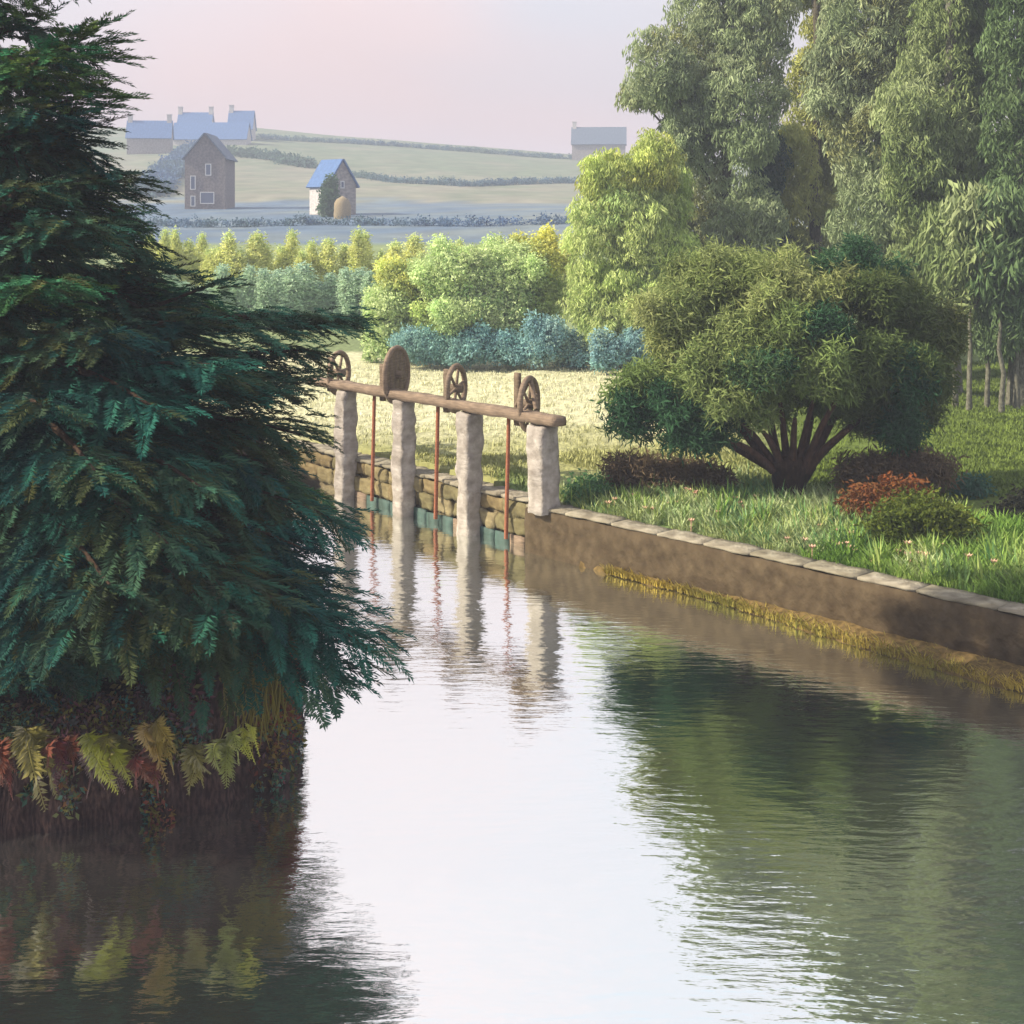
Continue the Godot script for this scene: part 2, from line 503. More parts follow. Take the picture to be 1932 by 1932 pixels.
func make_left_bank() -> void:
	# the steep, rooty face of dark earth between the water and the left bank
	var st := begin()
	var pts := []
	var nrms := []
	for i in bank_line.size() - 1:
		var a := bank_line[i]
		var b := bank_line[i + 1]
		var n := maxi(2, int(a.distance_to(b) / 0.09)) if b.y > -20.0 else maxi(2, int(a.distance_to(b) / 0.3))
		for k in n:
			pts.append(a.lerp(b, float(k) / n))
	for i in pts.size():
		var t: Vector2 = (pts[mini(i + 2, pts.size() - 1)] - pts[maxi(i - 2, 0)]).normalized()
		nrms.append(Vector2(-t.y, t.x) * -1.0)
	var rows := 14
	var grid := []
	for i in pts.size():
		var p: Vector2 = pts[i]
		var n: Vector2 = nrms[i]
		if n.dot(Vector2(0.8, 0.6)) < 0.0: n = -n
		var top := lerpf(1.42, 0.85, clampf((-p.y - 14.0) / 12.0, 0.0, 1.0)) + 0.14 * n_mid.get_noise_2d(p.x * 2.0, p.y * 2.0)
		if p.x < -3.0 and p.y > -15.5: top -= 0.35 * clampf((-p.x - 3.0) / 1.2, 0.0, 1.0)
		var col := PackedVector3Array()
		for r in rows + 1:
			var v := float(r) / rows
			var y := lerpf(-0.5, top, v)
			var out := 0.34 + 0.20 * (1.0 - v) * clampf((-p.x - 2.6) * 0.8, 0.0, 1.0)
			out += 0.20 * n_fine.get_noise_3d(p.x * 6.0, y * 0.9, p.y * 6.0) + 0.13 * n_mid.get_noise_3d(p.x * 3.0, y * 3.0, p.y * 3.0)
			col.append(Vector3(p.x + n.x * out, y, p.y + n.y * out))
		col.append(Vector3(p.x + n.x * 0.1, top + 0.07, p.y + n.y * 0.1))
		col.append(Vector3(p.x - n.x * 0.5, top + 0.09, p.y - n.y * 0.5))
		col.append(Vector3(p.x - n.x * 1.1, top + 0.05, p.y - n.y * 1.1))
		col.append(Vector3(p.x - n.x * 1.4, top - 0.7, p.y - n.y * 1.4))
		grid.append(col)
	for i in grid.size() - 1:
		for r in grid[i].size() - 1:
			quad(st, grid[i][r], grid[i + 1][r], grid[i + 1][r + 1], grid[i][r + 1], 0)
	tag(commit("river_bank", st, M.earth), "", "", "", "structure")
	# creeping plants on the bank's face and edge
	var places := []
	var colors := []
	var dusk := [Color(0.05, 0.115, 0.085), Color(0.15, 0.14, 0.035), Color(0.13, 0.045, 0.065), Color(0.045, 0.14, 0.13), Color(0.20, 0.18, 0.04), Color(0.16, 0.05, 0.04)]
	for i in 8000:
		var col: PackedVector3Array = grid[rng.randi() % grid.size()]
		var r := 4 + rng.randi() % 12
		var p: Vector3 = col[r].lerp(col[r + 1], rng.randf())
		var v := n_mid.get_noise_3d(p.x * 3.2, p.y * 1.6, p.z * 3.2)
		if v < -0.06 or p.z < -18.0: continue
		var sc := rng.randf_range(0.28, 0.6)
		places.append(Transform3D(Basis(Vector3(rng.randfn(), rng.randfn(), rng.randfn()).normalized(), rng.randf() * TAU).scaled(Vector3(sc, sc, sc)), p))
		colors.append(pick(dusk, p, 1.1, 0.25))
	tag(scatter("creeping_plants", leaf.small, M.leaf, places, colors), "dusky green and plum creeping plants on the dark bank under the spruce", "creeper")

func make_canal_wall() -> void:
	var w := base("canal_wall", WALL_A, "long low brown rendered wall along the right bank, under a pale coping", "wall")
	var outward := Vector3(-WALL_V.z, 0, WALL_V.x)
	var b := Basis(WALL_V, Vector3.UP, WALL_V.cross(Vector3.UP))
	var back := WALL_V.cross(Vector3.UP)
	if back.dot(outward) > 0: back = -back
	var st := begin()
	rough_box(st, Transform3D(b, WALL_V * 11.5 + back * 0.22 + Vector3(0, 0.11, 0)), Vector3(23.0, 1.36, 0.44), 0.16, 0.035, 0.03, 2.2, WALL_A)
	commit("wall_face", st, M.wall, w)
	var s := 0.02
	while s < 22.5:
		var l := rng.randf_range(0.85, 1.25)
		var c := begin()
		var tilt := Basis(Vector3.UP, rng.randf_range(-0.012, 0.012)) * Basis(WALL_V, rng.randf_range(-0.02, 0.02))
		rough_box(c, Transform3D(tilt * b, WALL_V * (s + l * 0.5) + back * (0.235 + rng.randf_range(-0.012, 0.012)) + Vector3(0, 0.82 + rng.randf_range(-0.008, 0.008), 0)), Vector3(l - 0.006, 0.055, 0.46), 0.17, 0.018, 0.02, 3.0, WALL_A)
		commit("coping_stone", c, M.coping[rng.randi() % 3], w)
		s += l
	# a shelf of silt and yellow weed at the foot of the wall
	var ledge := begin()
	var rows := []
	for i in 90:
		var t := 1.4 + i * 0.2
		var p := WALL_A + WALL_V * t
		var reach := 0.12 + 0.6 * clampf((t - 4.0) / 4.0, 0.0, 1.0) + 0.14 * n_mid.get_noise_2d(t * 3.0, 4.0) + 0.07 * n_fine.get_noise_2d(t * 6.0, 9.0)
		reach = maxf(reach, 0.0) + 0.02
		var row := PackedVector3Array()
		for k in 6:
			var v := k / 5.0
			row.append(p + outward * (reach * v - 0.06) + Vector3(0, lerpf(0.16, -0.12, v * v) + 0.03 * n_fine.get_noise_2d(t * 8.0, v * 9.0), 0))
		rows.append(row)
	for i in rows.size() - 1:
		for k in 5:
			quad(ledge, rows[i][k], rows[i][k + 1], rows[i + 1][k + 1], rows[i + 1][k], 0)
	tag(commit("silt_shelf", ledge, surface(srgb(0.22, 0.15, 0.055), 0.9, noise_tex(0.02, Color(0.5, 0.5, 0.5), Color(1, 1, 1), 61), null, Vector3(0.8, 0.8, 0.8))), "", "", "", "structure")
	var places := []
	var colors := []
	for i in 1300:
		var t := rng.randf_range(2.0, 18.5)
		var reach := 0.08 + 0.5 * clampf((t - 4.0) / 4.0, 0.0, 1.0)
		var p := WALL_A + WALL_V * t + outward * (reach * rng.randf()) + Vector3(0, 0.02, 0)
		var sc := rng.randf_range(0.35, 0.8)
		places.append(Transform3D(Basis(Vector3.UP, rng.randf() * TAU).scaled(Vector3(sc, sc * 0.7, sc)), p))
		colors.append(pick([Color(0.36, 0.27, 0.05), Color(0.28, 0.22, 0.05), Color(0.2, 0.19, 0.04)], p, 1.0))
	tag(scatter("water_weeds", leaf.grass, M.grass, places, colors), "yellowish weeds growing on the silt shelf at the foot of the brown canal wall", "weeds")

func make_stone_wall() -> void:
	var outward := Vector3(-0.771, 0, 0.637)
	var o := POST_R + U * -0.05 - outward * 0.42
	var w := base("stone_wall", o, "low ochre stone wall between the posts of the sluice, behind its gate boards", "wall")
	var b := Basis(U, Vector3.UP, U.cross(Vector3.UP))
	var length := 9.4
	var st := begin()
	rough_box(st, Transform3D(b, U * (length * 0.5) + Vector3(0, 0.2, 0)), Vector3(length, 1.16, 0.36), 0.3, 0.02, 0.02)
	commit("wall_core", st, M.mortar, w)
	var y := 0.16
	for row in 2:
		var h: float = [0.33, 0.28][row]
		var t := 0.0
		while t < length - 0.1:
			var l := minf(rng.randf_range(0.45, 1.0), length - t)
			var c := begin()
			var tilt := Basis(outward, rng.randf_range(-0.05, 0.05)) * Basis(Vector3.UP, rng.randf_range(-0.06, 0.06))
			rough_box(c, Transform3D(tilt * b, U * (t + l * 0.5) + outward * (0.18 + rng.randf_range(-0.02, 0.03)) + Vector3(0, y + h * 0.5, 0)), Vector3(l - 0.008, h - 0.006, 0.22), 0.1, 0.06, 0.05, 3.2, o)
			commit("stone", c, M.ochre[rng.randi() % 4], w)
			t += l
		y += h
	var s := 0.0
	while s < length - 0.1:
		var l := minf(rng.randf_range(0.6, 1.0), length - s)
		var c := begin()
		rough_box(c, Transform3D(b, U * (s + l * 0.5) + Vector3(0, 0.815, 0) + outward * rng.randf_range(0.02, 0.05)), Vector3(l - 0.02, 0.07, 0.5), 0.15, 0.03, 0.02, 4.0, o)
		commit("coping_stone", c, M.coping[rng.randi() % 3], w)
		s += l

func make_sluice() -> void:
	var g := base("sluice_gate", POST_R, "old sluice of four pale stone posts under a brown rail with winding wheels", "sluice")
	var b := Basis(U, Vector3.UP, U.cross(Vector3.UP))
	var outward := Vector3(-0.771, 0, 0.637)
	var spots := [0.0, 2.12, 4.225, 6.34]
	for i in 4:
		var st := begin()
		var bottom: float = 0.72 if i == 0 else -0.7
		var top := 2.28
		var lean := Basis(U, rng.randf_range(-0.012, 0.012)) * Basis(outward, rng.randf_range(-0.012, 0.012))
		var wdt: float = [0.42, 0.37, 0.36, 0.37][i]
		rough_box(st, Transform3D(lean * b, U * spots[i] + Vector3(0, (bottom + top) * 0.5, 0)), Vector3(wdt, top - bottom, wdt), 0.075, 0.045, 0.045, 2.6, POST_R)
		commit("post", st, M.pale_stone, g)
	var r := begin()
	rough_box(r, Transform3D(Basis(outward, 0.004) * b, U * 3.6 + Vector3(0, 2.37, 0)), Vector3(8.1, 0.17, 0.30), 0.14, 0.02, 0.03, 2.0, POST_R)
	commit("rail", r, M.oak, g)
	# winding gear: a spindle in each bay with its wheel beside it
	var wdir := Vector3(0.36, 0, -0.933)
	var axis := Vector3(-0.933, 0, -0.36)
	var gears := [[0.70, 1.03, 2.55, 0.46], [2.86, 3.17, 2.62, 0.43], [4.86, 5.35, 2.70, 0.55], [7.0, 7.35, 2.55, 0.44]]
	for k in 4:
		var q: Array = gears[k]
		var c: Vector3 = U * q[0] + Vector3(0, q[2], 0) - outward * 0.26
		var rad: float = q[3]
		var ring := []
		for i in 28:
			var a := TAU * i / 28
			ring.append(c + (wdir * cos(a) + Vector3.UP * sin(a)) * rad)
		var st := begin()
		var rr := []
		for i in 28: rr.append(0.055)
		tube(st, ring, rr, 7, true)
		var wheel := commit("wheel", st, M.oak, g)
		if k == 2:
			wheel.set_meta("label", "wheel boarded in solid")
			for i in 5:
				var off := (i - 2) * rad * 0.385
				var hh := 2.0 * sqrt(maxf(rad * rad - off * off, 0.02)) - 0.05
				var pl := begin()
				rough_box(pl, Transform3D(Basis(wdir, Vector3.UP, axis), c + wdir * off), Vector3(rad * 0.375, hh, 0.045), 0.12, 0.008, 0.01)
				commit("plank", pl, M.oak_dark, wheel)
		else:
			for i in 6:
				var a := PI * i / 3.0 + 0.3 + k
				var sp := begin()
				tube(sp, [c + (wdir * cos(a) + Vector3.UP * sin(a)) * 0.06, c + (wdir * cos(a) + Vector3.UP * sin(a)) * (rad - 0.02)], [0.033, 0.026], 6)
				commit("spoke", sp, M.oak, wheel)
		var hb := begin()
		tube(hb, [c - axis * 0.14, c - axis * 0.13, c + axis * 0.13, c + axis * 0.14], [0.05, 0.085, 0.085, 0.05], 10)
		commit("hub", hb, M.oak_dark, wheel)
		var brd := begin()
		var up_h: float = [0.62, 0.5, 0.42, 0.4][k]
		rough_box(brd, Transform3D(b, U * (q[1] - 0.06) - outward * 0.225 + Vector3(0, 2.3 + up_h * 0.5, 0)), Vector3(0.15, up_h + 0.35, 0.08), 0.1, 0.012, 0.015, 3.0, POST_R)
		commit("gear_board", brd, M.oak_dark, g)
		if k == 0:
			for s in [-1.0, 1.0]:
				var strut := begin()
				tube(strut, [U * (q[0] + 0.02) - outward * 0.3 + Vector3(0, 3.02, 0), U * (q[0] - s * 0.28) - outward * 0.2 + Vector3(0, 2.48, 0)], [0.045, 0.05], 6)
				commit("strut", strut, M.oak, g)
		var ax := begin()
		tube(ax, [c, Vector3(U.x * q[1], q[2], U.z * q[1]) - outward * 0.24], [0.035, 0.035], 6)
		commit("axle", ax, M.rust, g)
		if k < 3:
			var rod := begin()
			tube(rod, [U * q[1] - outward * 0.06 + Vector3(0, 2.32, 0), U * q[1] + outward * 0.0 + Vector3(0, 0.1, 0)], [0.038, 0.038], 8, false, 0.15)
			commit("gate_rod", rod, M.rust, g)
			for i in 4:
				var bd := begin()
				var t: float = spots[k] + 0.2 + (i + 0.5) * 0.43
				rough_box(bd, Transform3D(b, U * t - outward * 0.12 + Vector3(0, -0.11 + rng.randf_range(-0.02, 0.02), 0)), Vector3(0.415, 0.56, 0.06), 0.14, 0.012, 0.012, 3.0, POST_R)
				commit("gate_board", bd, M.gap_teal if (i + k) % 4 != 1 else M.oak, g)

# ---------------------------------------------------------------- trees
func px_blob(root: Vector3, px: float, py: float, rx: float, ry: float, d: float, pal: Array, deep := 0.9) -> Array:
	var s := d / FOCAL
	return [at(px, py, d) - root, Vector3(rx * s, ry * s, rx * s * deep), pal]

func trunk_and_limbs(t: Node3D, m: Material, height: float, r0: float, ends: Array, lean := Vector3.ZERO) -> void:
	var st := begin()
	var pts := []
	var rad := []
	for i in 9:
		var k := i / 8.0
		pts.append(Vector3(0, -0.2 + k * (height + 0.2), 0) + lean * k * k + Vector3(n_mid.get_noise_1d(t.position.x * 9 + i * 2.0), 0, n_mid.get_noise_1d(t.position.z * 9 + i * 2.0)) * 0.35 * k)
		rad.append(r0 * (1.0 - 0.75 * k) * (1.35 if i == 0 else 1.0))
	tube(st, pts, rad, 10, false, 0.25)
	var tr := commit("trunk", st, m, t)
	for e in ends:
		var f := clampf(((e as Vector3).y / height) * 0.72, 0.15, 0.92)
		var i := int(f * 8.0)
		var a: Vector3 = pts[i].lerp(pts[mini(i + 1, 8)], f * 8.0 - i)
		var lb := begin()
		var r: float = rad[i] * 0.5
		tube(lb, bend(a, e, Vector3(0, (e as Vector3).distance_to(a) * -0.08, 0), 5), taper(r, r * 0.25, 5), 7, false, 0.2)
		commit("limb", lb, m, tr)

func bough(t: Node3D, a: Vector3, tip: Vector3, arch: float, pal: Array, wide := 1.0) -> void:
	var n := 9
	var pts := bend(a, tip, Vector3(0, arch, 0), n)
	var st := begin()
	var l := a.distance_to(tip)
	tube(st, pts, taper(0.03 + l * 0.014, 0.012, n), 6)
	var br := commit("bough", st, M.bark, t)
	var places := []
	var colors := []
	var s := 0.12
	while s < 1.0:
		var f := s * n
		var i := mini(int(f), n - 1)
		var p: Vector3 = pts[i].lerp(pts[i + 1], f - i)
		var dirn: Vector3 = (pts[i + 1] - pts[i]).normalized()
		var side: Vector3 = dirn.cross(Vector3.UP).normalized()
		for sg in [-1.0, 1.0]:
			var ll := (0.22 + (1.0 - s) * l * 0.24 + 0.3 * sin(pow(s, 1.35) * PI)) * wide * rng.randf_range(0.7, 1.2)
			var ld: Vector3 = (side * sg * 0.75 + dirn * 0.75 + Vector3.UP * rng.randf_range(-0.35, 0.15)).normalized()
			var q := 0.0
			while q < ll:
				var o: Vector3 = p + ld * q + Vector3(rng.randfn(), rng.randfn(), rng.randfn()) * 0.05 + Vector3.DOWN * q * q * 0.12
				var z: Vector3 = (ld + dirn * 0.35 + Vector3.DOWN * (0.15 + 0.25 * rng.randf()) + Vector3(rng.randfn(), rng.randfn(), rng.randfn()) * 0.18).normalized()
				var x: Vector3 = Vector3.UP.cross(z).normalized()
				var y: Vector3 = z.cross(x)
				var sc := rng.randf_range(0.25, 0.45)
				places.append(Transform3D(Basis(x * sc, y * sc, z * sc), o))
				colors.append(pick(pal, t.position + o, 0.9, 0.3))
				q += 0.13
		s += 0.14 / l
	for k in 3:
		var z: Vector3 = ((pts[n] - pts[n - 1]).normalized() + Vector3(rng.randfn(), rng.randfn(), rng.randfn()) * 0.15).normalized()
		var x: Vector3 = Vector3.UP.cross(z).normalized()
		places.append(Transform3D(Basis(x * 0.4, z.cross(x) * 0.4, z * 0.4), pts[n] - z * 0.15 * k))
		colors.append(pick(pal, t.position + tip, 0.9, 0.3))
	scatter("needles", leaf.spray, M.needle, places, colors, br)

func make_spruce() -> void:
	var root := Vector3(-6.2, 1.2, -16.6)
	var t := base("spruce_tree", root, "huge dark blue-green spruce whose boughs hang over the water from the left bank", "spruce tree")
	var st := begin()
	tube(st, [Vector3(0, -0.4, 0), Vector3(0.02, 0.4, 0), Vector3(0.05, 3, 0), Vector3(0, 6, 0.05), Vector3(0, 9, 0), Vector3(0, 12.5, 0)], [0.42, 0.32, 0.26, 0.19, 0.1, 0.02], 12, false, 0.3)
	commit("trunk", st, M.bark, t)
	var dark := [Color(0.007, 0.033, 0.033), Color(0.013, 0.061, 0.053), Color(0.043, 0.050, 0.018), Color(0.016, 0.083, 0.057), Color(0.030, 0.037, 0.022)]
	var teal := [Color(0.011, 0.050, 0.042), Color(0.021, 0.105, 0.079), Color(0.045, 0.061, 0.025), Color(0.040, 0.145, 0.101)]
	var green := [Color(0.019, 0.095, 0.042), Color(0.069, 0.111, 0.022), Color(0.025, 0.122, 0.061), Color(0.061, 0.069, 0.025)]
	var tips := [
		[40, -20, 15.8, 0.3, green], [225, 28, 15.6, -0.2, green], [120, 70, 14.6, 0.1, green], [214, 150, 15.2, 0.1, green], [175, 215, 15.0, 0.1, dark],
		[262, 310, 14.9, 0.2, dark], [245, 400, 15.4, 0.1, teal], [328, 490, 15.4, 0.2, dark], [446, 526, 15.6, -0.2, dark], [400, 590, 14.6, 0.1, dark],
		[722, 592, 16.8, 0.55, teal], [640, 650, 16.4, 0.3, dark], [600, 705, 15.6, 0.3, dark], [560, 740, 14.8, 0.3, dark], [630, 822, 15.8, 0.35, teal],
		[560, 880, 14.9, 0.4, dark], [704, 990, 14.8, 0.65, teal], [620, 1040, 14.2, 0.5, dark], [600, 1110, 13.6, 0.5, dark],
		[738, 1225, 13.3, 0.9, teal], [690, 1290, 13.2, 0.9, teal], [650, 1180, 13.2, 0.8, teal], [560, 1140, 12.9, 0.6, dark], [440, 1165, 12.4, 0.6, dark], [310, 1195, 12.2, 0.5, dark], [180, 1225, 12.2, 0.4, dark], [60, 1290, 12.4, 0.4, dark],
		[480, 1130, 12.7, 0.5, dark], [350, 1040, 12.3, 0.5, teal], [230, 1120, 12.0, 0.4, dark], [420, 930, 12.9, 0.5, teal], [200, 900, 12.2, 0.4, dark], [330, 780, 13.0, 0.4, teal], [90, 760, 12.6, 0.3, dark], [450, 680, 13.8, 0.3, teal],
		[230, 620, 13.2, 0.3, dark], [110, 520, 13.4, 0.2, green], [180, 400, 13.9, 0.2, teal], [60, 330, 13.9, 0.2, dark], [90, 180, 14.4, 0.1, dark],
	]
	for q in tips:
		var tip := at(q[0], q[1], q[2]) - root
		var rr := Vector2(tip.x, tip.z).length()
		var a := Vector3(0, clampf(tip.y - 0.08 * rr + (0.35 if tip.y < 3.0 else -0.5), 0.25, 11.5), 0)
		tip = a + (tip - a) * (1.0 - 0.36 / a.distance_to(tip))
		bough(t, a, tip, q[3] * 0.6, q[4], 1.2 if q[0] > 420 and q[1] > 560 else 0.95)
	# the rest of the tree, all round
	var reach := [[0.3, 3.7], [1.3, 3.8], [2.4, 3.4], [3.6, 2.9], [4.4, 2.0], [5.3, 1.5], [6.4, 1.25], [7.6, 1.15], [9.5, 1.1], [11.6, 0.5]]
	var k := 0
	for i in reach.size():
		for j in (8 if i < 6 else 7):
			var az := TAU * (j + 0.5 * (i % 2)) / 8.0 + rng.randf_range(-0.2, 0.2)
			var h: float = reach[i][0] + rng.randf_range(-0.3, 0.3)
			var r: float = reach[i][1] * rng.randf_range(0.82, 1.0)
			var pal: Array = [dark, teal, dark, green][k % 4]
			k += 1
			bough(t, Vector3(0, maxf(h + 0.3, 0.3), 0), Vector3(cos(az) * r, maxf(h, 0.25), sin(az) * r), 0.25, pal, 1.1)

func make_willow() -> void:
	var root := Vector3(4.95, land(4.95, -25.0), -25.0)
	var t := base("willow_tree", root, "spreading olive-green pollard willow with a stout dark brown trunk on the right bank", "willow tree")
	var st := begin()
	tube(st, [Vector3(0.05, -0.25, 0), Vector3(0, 0.08, 0), Vector3(-0.03, 0.3, 0), Vector3(0.02, 0.55, 0), Vector3(0.02, 0.72, 0), Vector3(0.0, 0.82, 0)], [0.36, 0.25, 0.29, 0.41, 0.44, 0.24], 16, false, 0.5)
	var tr := commit("trunk", st, M.bark, t)
	var yellow := [Color(0.26, 0.31, 0.10), Color(0.35, 0.39, 0.16), Color(0.20, 0.26, 0.085)]  # yellow lobes put sunlight on the upper left into the leaf colour
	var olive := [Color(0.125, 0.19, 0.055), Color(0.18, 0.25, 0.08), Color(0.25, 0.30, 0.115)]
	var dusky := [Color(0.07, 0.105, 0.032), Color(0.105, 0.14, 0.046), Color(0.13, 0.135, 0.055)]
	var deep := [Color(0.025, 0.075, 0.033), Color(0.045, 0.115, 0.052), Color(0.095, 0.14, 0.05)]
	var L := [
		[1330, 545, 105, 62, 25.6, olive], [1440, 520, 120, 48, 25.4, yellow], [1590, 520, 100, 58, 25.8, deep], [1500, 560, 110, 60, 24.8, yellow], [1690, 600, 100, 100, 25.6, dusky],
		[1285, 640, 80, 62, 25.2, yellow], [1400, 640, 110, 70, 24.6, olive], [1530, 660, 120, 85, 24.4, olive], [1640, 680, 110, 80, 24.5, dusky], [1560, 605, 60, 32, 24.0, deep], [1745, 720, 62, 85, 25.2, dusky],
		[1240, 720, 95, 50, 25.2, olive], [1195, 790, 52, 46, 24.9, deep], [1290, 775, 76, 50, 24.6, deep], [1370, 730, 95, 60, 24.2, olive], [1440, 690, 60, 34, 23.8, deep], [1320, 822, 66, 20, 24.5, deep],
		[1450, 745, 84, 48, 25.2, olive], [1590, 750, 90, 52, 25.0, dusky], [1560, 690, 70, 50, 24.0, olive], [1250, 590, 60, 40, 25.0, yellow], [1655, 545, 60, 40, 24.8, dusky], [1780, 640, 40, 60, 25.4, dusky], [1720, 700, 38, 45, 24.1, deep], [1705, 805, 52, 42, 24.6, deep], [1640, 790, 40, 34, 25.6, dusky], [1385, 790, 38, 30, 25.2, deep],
	]
	var blobs := []
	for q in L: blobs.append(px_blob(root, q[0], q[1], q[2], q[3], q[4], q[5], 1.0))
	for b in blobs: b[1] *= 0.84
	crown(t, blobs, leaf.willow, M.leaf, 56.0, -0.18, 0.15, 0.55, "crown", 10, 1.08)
	for q in [[1375, 832, 24.2], [1400, 800, 24.5], [1440, 815, 24.3], [1470, 745, 24.6], [1500, 790, 24.2], [1535, 755, 24.4], [1575, 760, 24.0], [1600, 812, 24.0], [1330, 740, 25.2], [1690, 740, 25.4], [1560, 640, 25.6], [1420, 640, 25.4], [1250, 790, 25.2], [1660, 640, 25.6]]:
		var e := at(q[0], q[1], q[2]) - root
		var a := Vector3(clampf(e.x * 0.3, -0.36, 0.36), 0.55, clampf(e.z * 0.3, -0.3, 0.3))
		var lb := begin()
		tube(lb, bend(a, e, Vector3(0, 0.08, 0), 5), taper(0.085, 0.035, 5), 8, false, 0.3)
		commit("limb", lb, M.stem, tr)

func make_trees() -> void:
	# grey-green, yellow-green and dark tall trees behind the right bank
	var sage := [Color(0.21, 0.28, 0.145), Color(0.28, 0.355, 0.19), Color(0.35, 0.42, 0.25), Color(0.25, 0.27, 0.115)]
	var gold := [Color(0.30, 0.33, 0.10), Color(0.40, 0.42, 0.14), Color(0.26, 0.31, 0.11)]
	var moss := [Color(0.15, 0.21, 0.08), Color(0.22, 0.285, 0.115), Color(0.30, 0.36, 0.18)]
	var pine := [Color(0.075, 0.13, 0.05), Color(0.11, 0.175, 0.07), Color(0.15, 0.22, 0.10)]
	var night := [Color(0.018, 0.05, 0.05), Color(0.03, 0.075, 0.06), Color(0.05, 0.09, 0.05)]
	var specs := [
		["tall grey-green tree with a rounded lobe jutting left into the sky", 1370, 700, 47.0, M.bark_grey, 17.0, sage,
			[[1238, 120, 62, 82], [1205, 180, 42, 34], [1330, 60, 85, 120], [1300, 190, 70, 60], [1400, 180, 90, 130], [1320, 335, 68, 120], [1400, 420, 85, 110], [1380, -90, 105, 110], [1370, -230, 70, 90], [1460, -200, 80, 130], [1480, 560, 80, 90], [1330, 520, 60, 90], [1290, 250, 40, 60], [1440, 40, 70, 130]]],
		["slim dark teal tree half hidden between the grey-green and yellowish trees", 1445, 690, 49.0, M.bark_grey, 9.0, night,
			[[1440, 400, 52, 95], [1450, 520, 60, 60], [1450, 300, 40, 60]]],
		["narrow yellowish-green tree standing between two grey-green crowns", 1540, 700, 50.0, M.bark_grey, 17.0, gold,
			[[1535, 210, 58, 150], [1530, 420, 70, 130], [1560, 60, 52, 110], [1530, -90, 60, 110], [1530, -220, 40, 70], [1500, 320, 50, 90], [1560, -330, 70, 120], [1570, 540, 60, 90], [1580, 320, 45, 110]]],
		["broad grey-green tree right of the narrow yellowish one", 1660, 720, 43.0, M.bark_grey, 17.0, sage,
			[[1630, 60, 95, 130], [1650, 260, 100, 150], [1640, 430, 90, 110], [1690, 140, 85, 150], [1650, -120, 110, 130], [1660, -280, 80, 110], [1580, 150, 55, 110], [1720, 360, 60, 130], [1710, 20, 60, 110], [1600, -300, 80, 130], [1700, -420, 90, 120], [1660, 560, 80, 90], [1730, 480, 60, 90]]],
		["tall olive-green tree with slanting sprays above the lawn", 1790, 745, 39.0, M.bark_pale, 16.0, moss,
			[[1770, 180, 95, 170], [1780, 380, 100, 150], [1740, 520, 80, 80], [1820, 520, 70, 80], [1800, 10, 80, 130], [1790, -160, 95, 130], [1800, -330, 70, 110], [1850, 120, 60, 130], [1850, 340, 60, 140], [1720, 250, 60, 120], [1790, 600, 70, 70], [1860, -480, 90, 130], [1850, -250, 70, 120]]],
		["darkest green tall tree at the edge of the lawn, beyond the olive one", 1925, 755, 37.0, M.bark_pale, 16.0, pine,
			[[1905, 250, 62, 190], [1925, 470, 72, 130], [1990, 330, 90, 220], [1920, 40, 55, 110], [1960, -130, 100, 130], [2050, 160, 110, 220], [1970, -300, 80, 120], [2060, -90, 100, 140], [1860, 600, 50, 70], [1900, 610, 60, 60], [1980, -470, 90, 130]]],
	]
	for s in specs:
		var root := at(s[1], s[2], s[3])
		root.y = land(root.x, root.z)
		var t := base("tall_tree", root, s[0], "tree", "tall trees behind the right bank")
		var blobs := []
		var ends := []
		for q in s[7]:
			var b := px_blob(root, q[0], q[1], q[2], q[3], s[3] + rng.randf_range(-1.0, 1.0), s[6])
			blobs.append(b)
			ends.append(b[0])
		trunk_and_limbs(t, s[4], s[5], 0.26, ends)
		crown(t, blobs, leaf.hang, M.leaf, 20.0, -0.22, 0.5, 0.5, "crown", 6)
	# pale slender stems at the edge of the wood
	var k := 0
	var where := ["leftmost of the pale thin stems under the dark wood", "second pale thin stem from the lawn's left end", "forked pale thin stem in the middle of the row", "fourth pale thin stem along the lawn", "rightmost pale thin stem beside the dark wood's edge"]
	for q in [[1802, 752, 36.5], [1828, 760, 36.0], [1862, 755, 36.8], [1890, 764, 35.6], [1918, 760, 36.2]]:
		var root := at(q[0], q[1], q[2])
		root.y = land(root.x, root.z)
		var t := base("slender_tree", root, where[k], "tree", "pale thin stems at the edge of the wood")
		trunk_and_limbs(t, M.bark_pale, 4.6, 0.075, [Vector3(0.5, 3.6, 0.2), Vector3(-0.4, 3.9, -0.1)] if k != 2 else [Vector3(0.6, 3.2, 0), Vector3(-0.6, 3.4, 0)])
		crown(t, [[Vector3(0, 4.2, 0), Vector3(0.75, 1.6, 0.7), moss if k < 2 else pine]], leaf.hang, M.leaf, 8.0, -0.3, 0.6, 0.8)
		k += 1
	# the light green tree
	var lime := [Color(0.33, 0.46, 0.13), Color(0.44, 0.56, 0.19), Color(0.52, 0.60, 0.25), Color(0.38, 0.52, 0.20)]
	var lemon := [Color(0.48, 0.52, 0.12), Color(0.56, 0.57, 0.17), Color(0.40, 0.49, 0.15)]
	var root := at(1170, 688, 45.0)
	root.y = land(root.x, root.z)
	var lt := base("light_green_tree", root, "light yellow-green tree with hanging leaves, left of the tall grey-green trees", "tree")
	var bl := []
	for q in [[1150, 335, 58, 55, lemon], [1235, 300, 55, 62, lemon], [1125, 430, 60, 95, lime], [1205, 430, 75, 110, lime], [1115, 555, 55, 75, lime], [1195, 560, 75, 85, lime], [1255, 480, 55, 130, lime], [1150, 620, 60, 35, lime], [1260, 380, 50, 90, lime]]:
		bl.append(px_blob(root, q[0], q[1], q[2], q[3], 45.0 + rng.randf_range(-0.6, 0.6), q[4]))
